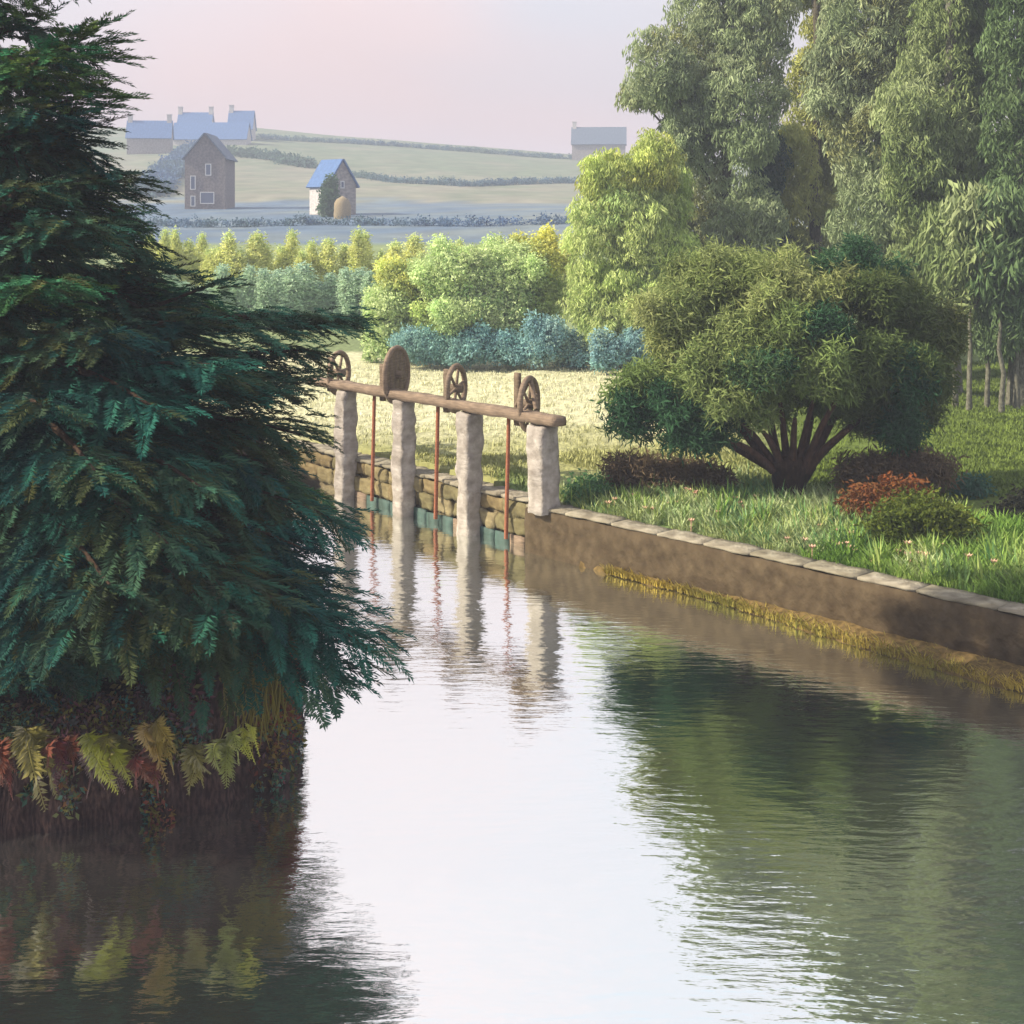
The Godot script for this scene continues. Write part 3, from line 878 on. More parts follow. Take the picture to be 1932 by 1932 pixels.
	trunk_and_limbs(lt, M.bark_grey, 5.5, 0.2, [bl[0][0], bl[1][0], bl[2][0], bl[5][0], bl[4][0]])
	crown(lt, bl, leaf.hang, M.leaf_pale, 34.0, -0.25, 0.7, 0.44, "crown", 5)
	# bright bushes
	var mint := [Color(0.38, 0.54, 0.25), Color(0.50, 0.64, 0.29), Color(0.58, 0.68, 0.36), Color(0.34, 0.52, 0.22)]
	var butter := [Color(0.66, 0.64, 0.15), Color(0.54, 0.60, 0.21), Color(0.42, 0.54, 0.22)]
	for s in [["pale bush with butter-yellow top beside the spruce bough's tip", 760, 47.5, [[765, 525, 60, 36, butter], [735, 570, 55, 45, mint], [800, 580, 50, 55, mint], [740, 640, 60, 45, mint]]],
			["pale green bush in the middle, straight above the sluice wheels", 860, 46.5, [[850, 520, 70, 55, mint], [880, 590, 72, 55, mint], [830, 600, 50, 45, lime]]],
			["tallest pale green bush, touching the light green tree", 970, 47.0, [[965, 510, 75, 62, mint], [1015, 480, 50, 40, butter], [950, 590, 65, 62, mint], [1015, 570, 50, 65, lime]]]]:
		var r := at(s[1], 680, s[2])
		r.y = land(r.x, r.z)
		var t := base("bright_bush", r, s[0], "bush", "pale bushes at the far edge of the field")
		var blobs := []
		for q in s[3]: blobs.append(px_blob(r, q[0], q[1], q[2], q[3], s[2] + rng.randf_range(-0.4, 0.4), q[4]))
		var bs := begin()
		for b in blobs: tube(bs, bend(Vector3(0, -0.1, 0), b[0], Vector3.ZERO, 4), taper(0.08, 0.03, 4), 6)
		commit("stem", bs, M.bark_grey, t)
		crown(t, blobs, leaf.small, M.leaf_pale, 40.0, -0.3, 0.25, 0.8, "crown", 7)
	# blue-green shrubs added to stand in for the blue shade along their feet
	var shade_blue := [Color(0.24, 0.40, 0.36), Color(0.25, 0.45, 0.44), Color(0.20, 0.36, 0.42), Color(0.33, 0.46, 0.38)]
	for s in [["blue-green shrub added as tree shade at the field edge nearest the spruce", 800, 46.0, [[780, 650, 50, 32], [835, 655, 45, 30]]],
			["wide blue-green shrub added as shade at the foot of the middle pale bush", 920, 45.4, [[890, 650, 60, 36], [955, 655, 60, 32]]],
			["deepest blue shrub added as shade between the pale bushes and the light green tree", 1055, 45.0, [[1030, 640, 45, 48], [1075, 660, 42, 34]]],
			["blue-green shrub added as shade under the right side of the light green tree", 1175, 43.8, [[1150, 662, 40, 32], [1200, 655, 38, 38]]]]:
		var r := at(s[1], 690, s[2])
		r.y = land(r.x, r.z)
		var t := base("shade_shrub", r, s[0], "shrub", "blue-green shrubs added as shade along the field edge")
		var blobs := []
		for q in s[3]: blobs.append(px_blob(r, q[0], q[1], q[2], q[3], s[2] + rng.randf_range(-0.3, 0.3), shade_blue))
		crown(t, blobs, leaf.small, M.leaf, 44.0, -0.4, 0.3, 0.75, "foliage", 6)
	# young poplars; the blue-green front row is added for shading low on the row
	var spring := [Color(0.60, 0.66, 0.22), Color(0.70, 0.72, 0.28), Color(0.50, 0.62, 0.26)]
	var shade_green := [Color(0.40, 0.56, 0.38), Color(0.47, 0.62, 0.42), Color(0.36, 0.52, 0.40)]
	for v in 2:
		var proto: Array = []
		for i in 3:
			var t := base("young_poplar", Vector3.ZERO, "", "poplar")
			var st := begin()
			tube(st, [Vector3(0, -0.2, 0), Vector3(0, 1.5, 0), Vector3(0, 3.0, 0)], [0.06, 0.045, 0.015], 6)
			commit("trunk", st, M.bark_grey, t)
			crown(t, [[Vector3(0, 1.0, 0), Vector3(0.48, 0.95, 0.45), spring if v == 0 else shade_green], [Vector3(0.03, 2.1, 0), Vector3(0.36, 1.0, 0.34), spring if v == 0 else shade_green], [Vector3(0, 2.95, 0), Vector3(0.17, 0.5, 0.17), spring if v == 0 else shade_green]], leaf.small, M.leaf_pale, 40.0, -0.4, 0.5, 0.75)
			proto.append(t)
		var n := 0
		var px := 262.0
		while px < (1075.0 if v == 0 else 760.0):
			var d := (62.0 if v == 0 else 56.0) + rng.randf_range(-0.8, 0.8)
			var p := at(px, 0, d)
			p.y = land(p.x, p.z)
			var t: Node3D = proto[n] if n < 3 else proto[n % 3].duplicate()
			if n >= 3:
				t.name = numbered("young_poplar", self)
				add_child(t, true)
			t.position = p
			t.rotation.y = rng.randf() * TAU
			var top: float = (432.0 if v == 0 else 500.0) + rng.randf_range(-8.0, 40.0)
			if v == 0 and px > 700: top += 6
			var h := EYE + (400.0 - top) / FOCAL * d - p.y
			t.scale = Vector3(rng.randf_range(0.7, 1.5), h / 3.45, 1.0)
			if v == 0: tag(t, "%s yellow-green young poplar of the taller back row, counted from the spruce" % ORDINAL[n], "poplar", "yellow-green young poplars in the back row")
			else: tag(t, "%s blue-green young poplar of the shorter front row added as shade, counted from the spruce" % ORDINAL[n], "poplar", "blue-green young poplars in the front row added as shade")
			n += 1
			px += rng.randf_range(12.0, 33.0) if v == 0 else rng.randf_range(20.0, 30.0)

# ---------------------------------------------------------------- houses and hedges on the hill
func house(called: String, label: String, group: String, foot: Vector3, turn: float, w: float, l: float, wall_h: float, roof_h: float, wall_m: Material, roof_m: Material, windows: Array, chimneys: Array) -> Node3D:
	# gable ends across x (width w) at z = +-l/2; windows: [face, along, up, wide, high]; chimneys: along the ridge
	var t := base(called, foot, label, "house", group)
	t.rotation.y = turn
	var hw := w * 0.5
	var hl := l * 0.5
	var st := begin()
	var lo := -2.0
	for z in [hl, -hl]:
		var a := Vector3(-hw, lo, z); var b := Vector3(hw, lo, z); var c := Vector3(hw, wall_h, z); var d := Vector3(-hw, wall_h, z); var e := Vector3(0, wall_h + roof_h, z)
		quad(st, a, d, c, b)
		tri(st, d, e, c)
	for x in [hw, -hw]:
		quad(st, Vector3(x, lo, -hl), Vector3(x, wall_h, -hl), Vector3(x, wall_h, hl), Vector3(x, lo, hl))
	commit("wall", st, wall_m, t)
	var rf := begin()
	var th := 0.14
	var over := 0.22
	var slope := roof_h / hw
	for s in [-1.0, 1.0]:
		var e0 := Vector3(s * (hw + over), wall_h - over * slope + 0.03, 0)
		var r0 := Vector3(0, wall_h + roof_h + 0.03, 0)
		var nrm := Vector3(s * slope, 1, 0).normalized() * th
		for z in [hl + over, -hl - over]:
			var zz := Vector3(0, 0, z)
			quad(rf, e0 + zz, r0 + zz, r0 + nrm + zz, e0 + nrm + zz)
		var a := Vector3(0, 0, hl + over)
		quad(rf, e0 + nrm + a, r0 + nrm + a, r0 + nrm - a, e0 + nrm - a)
		quad(rf, e0 + a, r0 + a, r0 - a, e0 - a)
		quad(rf, e0 + a, e0 + nrm + a, e0 + nrm - a, e0 - a)
	var ro := commit("roof", rf, roof_m, t)
	for c in chimneys:
		var ch := begin()
		box(ch, Transform3D(Basis(), Vector3(0, wall_h + roof_h + 0.25, c)), Vector3(0.8, 1.7, 0.8))
		box(ch, Transform3D(Basis(), Vector3(0, wall_h + roof_h + 1.16, c)), Vector3(0.95, 0.16, 0.95))
		commit("chimney", ch, M.lime, ro)
	for q in windows:
		var b := Basis() if q[0] == "front" else Basis(Vector3.UP, -PI / 2) if q[0] == "left" else Basis(Vector3.UP, PI / 2)
		var o := Vector3(q[1], q[2], hl + 0.02) if q[0] == "front" else Vector3(-hw - 0.02, q[2], q[1]) if q[0] == "left" else Vector3(hw + 0.02, q[2], q[1])
		var fr := begin()
		var fw: float = q[3]
		var fh: float = q[4]
		var bar := 0.09
		for s in [-1, 1]:
			box(fr, Transform3D(b, o + b * Vector3(s * (fw * 0.5 - bar * 0.5), 0, 0)), Vector3(bar, fh, 0.1))
			box(fr, Transform3D(b, o + b * Vector3(0, s * (fh * 0.5 - bar * 0.5), 0)), Vector3(fw - 2 * bar, bar, 0.1))
		var win := commit("window", fr, M.white_frame, t)
		var pn := begin()
		box(pn, Transform3D(b, o), Vector3(fw - 2 * bar, fh - 2 * bar, 0.04))
		commit("pane", pn, M.pane, win)
	return t

func hedge(label: String, line: Array, h: float, w: float, pal: Array, size := 2.2) -> void:
	# a hedge that follows the ground through the given ground points
	var o: Vector3 = line[0]
	var t := base("hedge", o, label, "hedge")
	var places := []
	var colors := []
	for i in line.size() - 1:
		var a: Vector3 = line[i]
		var b: Vector3 = line[i + 1]
		var n := int(a.distance_to(b) * 7.0 * h * w / size)
		for k in n:
			var p := a.lerp(b, rng.randf()) + Vector3(rng.randfn() * w * 0.3, 0, rng.randfn() * w * 0.3)
			p.y = land(p.x, p.z) + h * pow(rng.randf(), 0.8) * (0.8 + 0.4 * n_mid.get_noise_2d(p.x, p.z))
			var s := rng.randf_range(0.6, 1.2) * size
			places.append(Transform3D(Basis(Vector3(rng.randfn(), rng.randfn(), rng.randfn()).normalized(), rng.randf() * TAU).scaled(Vector3(s, s, s)), p - o))
			colors.append(pick(pal, p, 0.1))
	scatter("foliage", leaf.round, M.leaf, places, colors, t)

func make_hill() -> void:
	# house with its grey gable towards us
	var f := on_ground(397, 392)
	var k := -f.z / FOCAL
	house("grey_cottage", "tall grey stone cottage, gable end towards us, on the slope below the blue-roofed farm", "", f, 0.05, 74 * k, 7.0, 92 * k, 44 * k, M.grey_wall, M.slate_grey,
		[["front", 6 * k, 70 * k, 11 * k, 22 * k], ["front", -22 * k, 46 * k, 10 * k, 26 * k], ["front", 4 * k, 18 * k, 26 * k, 22 * k], ["front", -22 * k, 12 * k, 9 * k, 20 * k]], [])
	f = on_ground(628, 405)
	k = -f.z / FOCAL
	house("white_cottage", "small cottage with white side wall, grey gable and steep blue roof, alone on the slope", "", f, 0.72, 62 * k, 62 * k, 56 * k, 46 * k, M.grey_pale, M.slate, [["left", 0.0, 30 * k, 12 * k, 16 * k], ["front", 0.0, 56 * k, 9 * k, 14 * k]], [])
	var ww := get_node("white_cottage") as Node3D
	# its limewashed side, a skin on the side wall
	var lw := begin()
	box(lw, Transform3D(Basis(), Vector3(-31 * k - 0.03, 27 * k, 0)), Vector3(0.05, 54 * k, 61 * k))
	commit("limewash", lw, M.lime, ww)
	# ivy and a straw rick in front of it
	var iv := on_ground(622, 408)
	var ivy := base("ivy_bush", iv + Vector3(0, 0, 1.2), "dark green bush climbing the white cottage's gable", "bush")
	var kk := -iv.z / FOCAL
	crown(ivy, [[Vector3(0, 24 * kk, 0), Vector3(18 * kk, 34 * kk, 0.8), [Color(0.07, 0.13, 0.07), Color(0.10, 0.16, 0.085)]], [Vector3(4 * kk, 52 * kk, -0.3), Vector3(12 * kk, 26 * kk, 0.6), [Color(0.07, 0.13, 0.07), Color(0.10, 0.16, 0.085)]]], leaf.round, M.leaf, 12.0, -0.5, 0.2, 0.9, "foliage")
	var rk := on_ground(650, 411)
	var rick := begin()
	var rows := []
	for j in 8:
		var v := j / 7.0
		var ring := PackedVector3Array()
		for i in 14:
			var a := TAU * i / 14
			var r := (14.0 + 4.0 * sin(v * 2.0)) * kk * (sqrt(maxf(1.0 - v * v * v, 0.0)))
			r *= 1.0 + 0.15 * n_fine.get_noise_3d(cos(a) * 4, v * 5, sin(a) * 4)
			ring.append(Vector3(cos(a) * r, v * 46 * kk - 0.3, sin(a) * r))
		rows.append(ring)
	for j in 7:
		for i in 14: quad(rick, rows[j][i], rows[j][(i + 1) % 14], rows[j + 1][(i + 1) % 14], rows[j + 1][i], 0)
	var ro := commit("straw_rick", rick, M.straw)
	ro.position = rk + Vector3(0, 0, 1.6)
	tag(ro, "pale straw rick against the white cottage's gable", "haystack")
	# the blue-roofed farm on the hilltop
	f = on_ground(283, 289)
	k = -f.z / FOCAL
	house("farmhouse", "blue-roofed farmhouse with pale front and a chimney at each end, left of the hilltop farm", "farm buildings on the hilltop", f, PI / 2 + 0.12, 40 * k, 80 * k, 29 * k, 31 * k, M.grey_pale, M.slate, [["right", 0.0, 14 * k, 9 * k, 11 * k], ["right", 22 * k, 14 * k, 9 * k, 11 * k], ["right", -22 * k, 14 * k, 9 * k, 11 * k]], [-36 * k, 36 * k])
	f = on_ground(400, 272)
	k = -f.z / FOCAL
	house("farm_range", "long low blue-roofed range joining the two taller hilltop blocks", "farm buildings on the hilltop", f, PI / 2 - 0.06, 40 * k, 140 * k, 10 * k, 30 * k, M.lime, M.slate, [["right", -30 * k, 5 * k, 8 * k, 8 * k], ["right", 10 * k, 5 * k, 8 * k, 8 * k]], [])
	f = on_ground(360, 268) + Vector3(0, 0, -4.5)
	house("farm_block", "left taller block of the hilltop farm, blue roof and white chimneys", "farm buildings on the hilltop", f, PI / 2, 40 * k, 64 * k, 26 * k, 33 * k, M.lime, M.slate, [], [-30 * k, 30 * k])
	f = on_ground(448, 268) + Vector3(0, 0, -4.5)
	house("farm_block", "right taller block of the hilltop farm, blue roof and a white chimney on its left", "farm buildings on the hilltop", f, PI / 2, 40 * k, 46 * k, 28 * k, 34 * k, M.lime, M.slate, [["right", 2 * k, 22 * k, 7 * k, 10 * k]], [-20 * k])
	f = on_ground(1130, 302)
	k = -f.z / FOCAL
	house("ridge_house", "distant grey-blue roofed house on the ridge, half behind the light green tree", "", f, PI / 2 - 0.08, 44 * k, 100 * k, 30 * k, 31 * k, M.grey_pale, M.slate_grey, [["right", -20 * k, 15 * k, 8 * k, 12 * k]], [-46 * k])
	# hedges
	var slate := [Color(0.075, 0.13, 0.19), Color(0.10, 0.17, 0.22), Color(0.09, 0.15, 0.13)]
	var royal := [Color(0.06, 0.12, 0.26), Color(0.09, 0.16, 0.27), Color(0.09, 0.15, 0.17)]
	var g := func(list: Array) -> Array:
		var out := []
		for q in list: out.append(on_ground(q[0], q[1]))
		return out
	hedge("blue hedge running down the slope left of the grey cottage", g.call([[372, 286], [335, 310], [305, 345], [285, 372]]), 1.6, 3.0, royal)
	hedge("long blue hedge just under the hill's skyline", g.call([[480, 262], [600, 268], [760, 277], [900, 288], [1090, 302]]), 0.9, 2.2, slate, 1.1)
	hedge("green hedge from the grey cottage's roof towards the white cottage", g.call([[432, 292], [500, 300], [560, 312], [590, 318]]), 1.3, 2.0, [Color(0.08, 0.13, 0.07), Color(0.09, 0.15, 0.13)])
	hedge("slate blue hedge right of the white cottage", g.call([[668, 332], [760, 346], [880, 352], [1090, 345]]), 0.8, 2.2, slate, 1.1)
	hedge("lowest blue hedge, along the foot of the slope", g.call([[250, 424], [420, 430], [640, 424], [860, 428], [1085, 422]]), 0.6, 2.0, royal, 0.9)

# ---------------------------------------------------------------- low plants
func frond_plant(called: String, label: String, foot: Vector3, tips: Array, pal: Array, width: float, category := "fern") -> void:
	var t := base(called, foot, label, category)
	for tip in tips:
		var st := begin()
		var n := 26
		var lift := Vector3(rng.randf_range(-0.06, 0.06), 0.12 + 0.14 * rng.randf(), rng.randf_range(0.08, 0.3))
		var roll := Vector3(rng.randf_range(-0.7, 0.7), 1, rng.randf_range(0.1, 0.8))
		var pts := bend(Vector3.ZERO, tip, lift, n)
		tube(st, pts, taper(0.012, 0.004, n), 5)
		for i in range(1, n + 1):
			var dirn: Vector3 = (pts[i] - pts[i - 1]).normalized()
			var side := dirn.cross(roll).normalized()
			var wd := width * pow(sin(PI * (0.14 + 0.80 * i / n)), 0.8)
			for s in [-1.0, 1.0]:
				blade(st, pts[i], (side * s + dirn * rng.randf_range(0.45, 0.9) + Vector3(0, rng.randf_range(-0.45, 0.1), rng.randf_range(-0.15, 0.25))).normalized(), dirn, wd * rng.randf_range(0.8, 1.2), maxf(wd * 0.36, 0.016), 0.008)
		var c: Color = pal[rng.randi() % pal.size()]
		var m := leafy(0.7, 0.5)
		m.vertex_color_use_as_albedo = false
		m.albedo_color = c.linear_to_srgb()
		commit("frond", st, m, t)

func make_plants() -> void:
	var lime := [Color(0.23, 0.25, 0.02), Color(0.28, 0.29, 0.035)]
	var olive := [Color(0.11, 0.10, 0.02), Color(0.14, 0.125, 0.03)]
	var ochre := [Color(0.20, 0.13, 0.025), Color(0.16, 0.12, 0.02)]
	var red := [Color(0.09, 0.015, 0.012), Color(0.12, 0.03, 0.015), Color(0.07, 0.012, 0.03)]
	var purple := [Color(0.055, 0.018, 0.03), Color(0.07, 0.025, 0.03)]
	var d := 13.35
	var go := func(px: float, py: float, tips: Array) -> Array:
		var o := at(px, py, d)
		var out := [o]
		for q in tips: out.append((at(q[0], q[1], d - 0.25 + rng.randf_range(-0.15, 0.1)) - o) * 0.8)
		return out
	var a: Array = go.call(168, 1392, [[268, 1505], [255, 1470], [235, 1520], [215, 1490], [245, 1440], [210, 1430]])
	frond_plant("lime_fern", "bright lime-green fern arching over the dark bank", a[0], a.slice(1), lime, 0.13)
	a = go.call(50, 1378, [[95, 1565], [120, 1530], [75, 1520], [140, 1480], [60, 1470], [115, 1440]])
	frond_plant("olive_fern", "largest, olive-brown fern drooping to the water, left of the lime one", a[0], a.slice(1), olive, 0.15)
	a = go.call(300, 1372, [[335, 1480], [320, 1500], [350, 1440], [300, 1450], [285, 1430]])
	frond_plant("ochre_fern", "ochre-yellow fern right of the lime one", a[0], a.slice(1), ochre, 0.12)
	a = go.call(438, 1402, [[425, 1505], [440, 1490], [410, 1470], [455, 1450]])
	frond_plant("small_green_fern", "small dull green fern low on the bank, below the spruce's overhang", a[0], a.slice(1), [Color(0.13, 0.15, 0.03), Color(0.10, 0.13, 0.03)], 0.11)
	a = go.call(478, 1398, [[482, 1450], [470, 1440], [492, 1432]])
	frond_plant("small_green_fern", "tiny yellow-green fern nearest the corner of the bank", a[0], a.slice(1), lime, 0.07)
	a = go.call(10, 1400, [[-10, 1540], [25, 1530], [35, 1470], [5, 1500], [-30, 1490]])
	frond_plant("red_dock", "dark red leafy plant beside the olive fern", a[0], a.slice(1), red, 0.14, "plant")
	a = go.call(175, 1410, [[190, 1520], [165, 1500], [205, 1480], [150, 1540], [240, 1530]])
	frond_plant("purple_plant", "dusky purple-red plant in the shade behind the lime fern", a[0] + Vector3(0, 0, -0.15), a.slice(1), purple, 0.13, "plant")
	a = go.call(270, 1425, [[250, 1510], [285, 1505], [300, 1530]])
	frond_plant("wine_red_plant", "wine-red plant between the lime and ochre ferns", a[0] + Vector3(0, 0, -0.1), a.slice(1), red, 0.13, "plant")
	a = go.call(110, 1405, [[125, 1500], [100, 1520], [140, 1480], [90, 1470], [118, 1450]])
	frond_plant("purple_plant", "maroon plant between the olive fern and the lime one", a[0] + Vector3(0, 0, -0.08), a.slice(1), red, 0.12, "plant")
	a = go.call(225, 1400, [[235, 1500], [215, 1520], [250, 1490], [205, 1460]])
	frond_plant("olive_fern", "olive fern tucked behind the right side of the lime one", a[0] + Vector3(0, 0, -0.1), a.slice(1), olive, 0.13)
	a = go.call(375, 1410, [[385, 1500], [360, 1490], [400, 1470], [350, 1520]])
	frond_plant("olive_fern", "brownish olive fern between the ochre fern and the small green ones", a[0], a.slice(1), olive, 0.12)
	# strands of yellow grass hanging down the bank's corner
	var h := begin()
	for i in 60:
		var px := rng.randf_range(430, 552)
		var o := at(px - 12, rng.randf_range(1240, 1290), 14.08 + rng.randf_range(-0.06, 0.04))
		var l := rng.randf_range(0.25, 0.75)
		var p1 := o + Vector3(rng.randf_range(-0.05, 0.05), -l * 0.5, 0.09)
		var p2 := o + Vector3(rng.randf_range(-0.1, 0.1), -l, 0.06)
		tube(h, bend(o, p2, p1 - o.lerp(p2, 0.5), 5), [0.005, 0.008, 0.009, 0.008, 0.006, 0.002], 4)
	var hs := leafy(0.8, 0.3)
	hs.vertex_color_use_as_albedo = false
	hs.albedo_color = srgb(0.13, 0.11, 0.025)
	tag(commit("hanging_grass", h, hs), "yellowish strands of grass hanging down the corner of the dark bank", "grass", "", "stuff")
	# shrubs on the right bank
	var moss := [Color(0.09, 0.12, 0.018), Color(0.13, 0.16, 0.024), Color(0.07, 0.10, 0.015)]
	var umber := [Color(0.12, 0.085, 0.05), Color(0.16, 0.12, 0.075), Color(0.09, 0.06, 0.035)]
	var rust := [Color(0.22, 0.065, 0.02), Color(0.16, 0.07, 0.025), Color(0.10, 0.10, 0.02)]
	var black := [Color(0.022, 0.024, 0.016), Color(0.04, 0.045, 0.025)]
	var fir := [Color(0.07, 0.16, 0.06), Color(0.10, 0.21, 0.085), Color(0.05, 0.13, 0.06)]
	for s in [["moss_shrub", "rounded moss-green shrub on the right bank, close behind the coping", 1740, 1045, 21.5, [[1740, 985, 80, 58], [1680, 1005, 52, 46], [1800, 1008, 50, 42]], moss, "small", "shrub"],
			["rusty_shrub", "rust-red low plant behind the moss-green shrub", 1660, 985, 22.9, [[1640, 950, 52, 32], [1700, 930, 50, 24]], rust, "small", "plant"],
			["brown_thicket", "grey-brown dry thicket right of the willow's trunk", 1670, 930, 24.6, [[1650, 895, 80, 30], [1740, 885, 60, 24]], umber, "willow", "thicket"],
			["brown_brushwood", "reddish-brown brushwood low on the grass left of the willow's trunk", 1230, 915, 25.6, [[1190, 888, 52, 20], [1265, 895, 70, 22], [1330, 905, 50, 24]], umber, "willow", "brushwood"],
			["dark_bramble", "blackish bramble at the outer edge of the lawn, right of the moss-green shrub", 1900, 1010, 23.0, [[1905, 975, 48, 30], [1960, 960, 60, 36]], black, "small", "bramble"],
			["green_clump", "dark green leafy clump beside the foot of the sluice's right-hand post", 1120, 965, 24.9, [[1105, 925, 40, 26], [1140, 945, 34, 22]], fir, "small", "plant"],
			["teal_tuft", "blue-green tuft on the lawn above the blackish bramble", 1825, 930, 25.0, [[1830, 918, 34, 16]], [Color(0.05, 0.13, 0.09), Color(0.08, 0.17, 0.11)], "small", "plant"]]:
		var r := at(s[2], s[3], s[4])
		r.y = land(r.x, r.z)
		var t := base(s[0], r, s[1], s[8])
		var blobs := []
		for q in s[5]:
			var b := px_blob(r, q[0], q[1], q[2], q[3], s[4] + rng.randf_range(-0.2, 0.2), s[6])
			blobs.append(b)
		crown(t, blobs, leaf[s[7]], M.leaf, 70.0, -0.4, 0.3, 0.62, "foliage")

func make_grass() -> void:
	# near bank: long pale green grass behind the coping
	var pale := [Color(0.19, 0.31, 0.10), Color(0.29, 0.41, 0.17), Color(0.40, 0.47, 0.25), Color(0.27, 0.33, 0.09), Color(0.16, 0.30, 0.14)]
	var vivid := [Color(0.11, 0.22, 0.035), Color(0.19, 0.31, 0.06), Color(0.29, 0.37, 0.11)]
	var back := Vector3(WALL_V.z, 0, -WALL_V.x)
	var places := []
	var colors := []
	for i in 15000:
		var t := rng.randf_range(-0.2, 17.0)
		var off := 0.5 + 3.6 * pow(rng.randf(), 1.35)
		var p := WALL_A + WALL_V * t + back * off
		if n_fine.get_noise_2d(p.x * 2.0, p.z * 2.0) < -0.2: continue
		p.y = land(p.x, p.z) - 0.02
		var s := rng.randf_range(0.55, 1.15) * (1.0 if off > 0.7 else 0.7)
		places.append(Transform3D(Basis(Vector3.UP, rng.randf() * TAU).rotated(Vector3.RIGHT, rng.randf_range(-0.2, 0.2)).scaled(Vector3(s, s, s)), p))
		colors.append(pick(pale if t < 6.0 + 3.0 * n_mid.get_noise_2d(p.x, p.z) else vivid, p, 0.8, 0.2))
	tag(scatter("bank_grass", leaf.grass, M.grass, places, colors), "long pale green grass growing behind the coping of the canal wall", "grass")
	# bigger tussocks
	places = []; colors = []
	for i in 420:
		var t := rng.randf_range(0.2, 17.0)
		var p := WALL_A + WALL_V * t + back * rng.randf_range(0.65, 2.6)
		p.y = land(p.x, p.z) - 0.03
		var s := rng.randf_range(0.6, 1.1)
		places.append(Transform3D(Basis(Vector3.UP, rng.randf() * TAU).scaled(Vector3(s, s, s)), p))
		colors.append(pick([Color(0.06, 0.15, 0.05), Color(0.12, 0.22, 0.08), Color(0.17, 0.25, 0.06)] if rng.randf() < 0.6 else vivid, p, 1.2, 0.2))
	tag(scatter("tussock_grass", leaf.tall_grass, M.grass, places, colors), "darker green tussocks scattered in the bank grass", "grass")
	# rough shaded grass on the left bank
	places = []; colors = []
	for i in 5200:
		var d := rng.randf_range(14.3, 33.0)
		var edge := lerpf(-3.0, -6.2, clampf((d - 14.5) / 17.0, 0.0, 1.0))
		var p := Vector3(edge - 0.1 - 5.5 * pow(rng.randf(), 1.6), 0, -d)
		p.y = maxf(land(p.x, p.z), lerpf(1.35, 0.85, clampf((d - 14.0) / 12.0, 0.0, 1.0)) if p.x > edge - 1.3 else -9.0) + 0.03
		if p.y < 0.3: continue
		var s := rng.randf_range(0.6, 1.2)
		places.append(Transform3D(Basis(Vector3.UP, rng.randf() * TAU).scaled(Vector3(s, s, s)), p))
		colors.append(pick([Color(0.04, 0.07, 0.025), Color(0.075, 0.11, 0.035), Color(0.12, 0.13, 0.05)], p, 0.9, 0.2))
	tag(scatter("rough_grass", leaf.grass, M.grass, places, colors), "rough dark grass on the top of the left bank behind the spruce", "grass")
	# pale pink flowers in the bank grass
	places = []; colors = []
	for i in 200:
		var t := rng.randf_range(0.5, 15.0)
		if n_mid.get_noise_1d(t * 3.0) < 0.05: continue
		var p := WALL_A + WALL_V * t + back * rng.randf_range(0.5, 2.6)
		p.y = land(p.x, p.z) + rng.randf_range(0.1, 0.24)
		var s := rng.randf_range(0.8, 1.5)
		places.append(Transform3D(Basis(Vector3.UP, rng.randf() * TAU).scaled(Vector3(s, s, s)), p))
		colors.append(pick([Color(0.62, 0.38, 0.28), Color(0.70, 0.47, 0.36)], p, 1.0))
	tag(scatter("pink_flowers", leaf.flower, M.grass, places, colors), "small pale pink flowers dotted through the grass behind the coping", "flowers")
	# lawn and olive field grass
	places = []; colors = []
	for i in 46000:
		var d := 25.0 + 22.0 * rng.randf()
		var x := rng.randf_range(-0.26, 0.42) * d
		var p := Vector3(x, 0, -d)
		var g := land(x, -d)
		if g < 0.0: continue
		var off := (p - WALL_A).dot(back)
		if x > 0.2 and off < 3.0: continue
		if (p - POST_R).dot(Vector3(0.771, 0, -0.637)) < 0.75 and x < 1.0: continue
		if d > 29.5 and x < 8.0 and rng.randf() < 0.8: continue
		p.y = g - 0.01
		var c := ground_color(x, -d)
		var k := rng.randf_range(0.75, 1.25)
		var s := rng.randf_range(0.6, 1.3)
		places.append(Transform3D(Basis(Vector3.UP, rng.randf() * TAU).scaled(Vector3(s, s, s)), p))
		colors.append(Color(c.r * k, c.g * k, c.b * k))
	tag(scatter("field_grass", leaf.stubble, M.dry, places, colors), "short straw-coloured and olive grass of the field and lawn", "grass")

# ---------------------------------------------------------------- sky
func make_sky() -> Sky:
	var w := 512
	var h := 256
	var img := Image.create(w, h, false, Image.FORMAT_RGBF)
	var n := FastNoiseLite.new()
	n.seed = 5; n.frequency = 0.9; n.fractal_octaves = 4
	for j in h:
		var el := (0.5 - (j + 0.5) / h) * PI
		for i in w:
			var az := (i + 0.5) / w * TAU
			var v := Vector3(cos(az) * cos(el), sin(el) * 2.6, sin(az) * cos(el))
			var a := n.get_noise_3d(v.x * 1.6, v.y * 1.6, v.z * 1.6)
			var b := n.get_noise_3d(v.x * 1.6 + 40.0, v.y * 1.6, v.z * 1.6)
			var t := clampf(sin(maxf(el, 0.0)) / 0.42, 0.0, 1.0)
			t = t * t * (3.0 - 2.0 * t)
			var c := Color(0.655, 0.58, 0.575).lerp(Color(0.97, 0.955, 0.985), t)
			var pink := Color(1.07, 0.945, 0.945)
			var cool := Color(0.86, 0.98, 1.08)
			var tint := pink.lerp(cool, clampf(b * 1.2 + 0.45, 0.0, 1.0))
			var k := 1.0 + a * 0.10
			img.set_pixel(i, j, Color(c.r * tint.r * k, c.g * tint.g * k, c.b * tint.b * k))
	var m := PanoramaSkyMaterial.new()
	m.panorama = ImageTexture.create_from_image(img)
	var s := Sky.new()
	s.sky_material = m
	return s

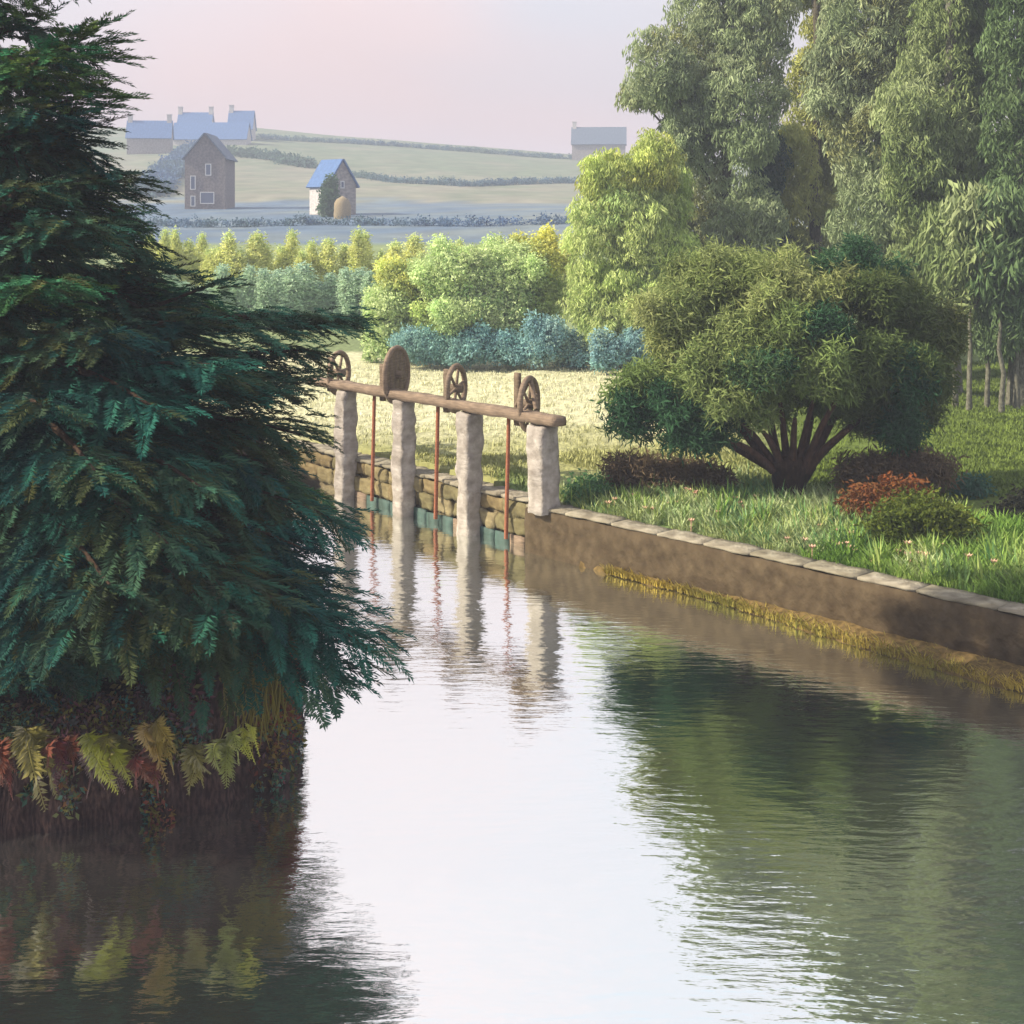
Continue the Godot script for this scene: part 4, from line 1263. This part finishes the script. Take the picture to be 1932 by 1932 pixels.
func _ready() -> void:
	rng.seed = 11
	n_big.seed = 1; n_big.frequency = 0.02
	n_mid.seed = 2; n_mid.frequency = 0.35; n_mid.fractal_octaves = 2
	n_fine.seed = 3; n_fine.frequency = 0.9; n_fine.fractal_octaves = 2

	var cam := Camera3D.new()
	cam.name = "camera"
	add_child(cam)
	cam.position = Vector3(0, EYE, 0)
	cam.near = 0.1
	cam.far = 3000.0
	cam.projection = Camera3D.PROJECTION_FRUSTUM
	cam.size = 2.0 * 966.0 / FOCAL * 0.1
	cam.frustum_offset = Vector2(0, -566.0 / FOCAL * 0.1)
	cam.current = true

	var env := Environment.new()
	env.background_mode = Environment.BG_SKY
	env.sky = make_sky()
	env.background_energy_multiplier = 0.63
	env.tonemap_mode = Environment.TONE_MAPPER_LINEAR
	env.tonemap_exposure = 1.85
	env.sdfgi_enabled = true
	env.ssao_enabled = true
	env.ssil_enabled = true
	env.fog_enabled = true
	env.fog_density = 0.0016
	env.fog_light_color = Color(0.82, 0.87, 0.97)
	var we := WorldEnvironment.new()
	we.name = "world_environment"
	we.environment = env
	add_child(we)

	var sun := DirectionalLight3D.new()
	sun.name = "sun"
	add_child(sun)
	sun.light_energy = 1.6
	sun.light_color = Color(1.0, 0.94, 0.83)
	sun.light_angular_distance = 0.6
	sun.shadow_enabled = true
	sun.look_at_from_position(Vector3(-0.86, 0.64, 0.12) * 50.0, Vector3.ZERO)

	make_materials()
	make_leaves()
	make_lines()
	var xs := steps([[-900, 60], [-300, 20], [-100, 8], [-36, 2], [-12, 0.3], [14, 2], [40, 8], [104, 20], [304, 60], [904, 60]])
	var xs_near := steps([[-60, 6], [-36, 2], [-12, 0.22], [18, 2], [40, 6], [64, 6]])
	terrain("ground", M.ground, xs_near, steps([[-7, 1], [8, 0.22], [36, 0.5], [52, 1], [53, 1]]))
	terrain("hills", M.hill, steps([[-900, 60], [-300, 20], [-100, 3], [104, 20], [304, 60], [904, 60]]), steps([[52.5, 3], [120, 4], [340, 20], [500, 60], [1160, 60]]))
	make_water()
	make_left_bank()
	make_canal_wall()
	make_stone_wall()
	make_sluice()
	make_hill()
	make_trees()
	make_willow()
	make_spruce()
	make_grass()
	make_plants()
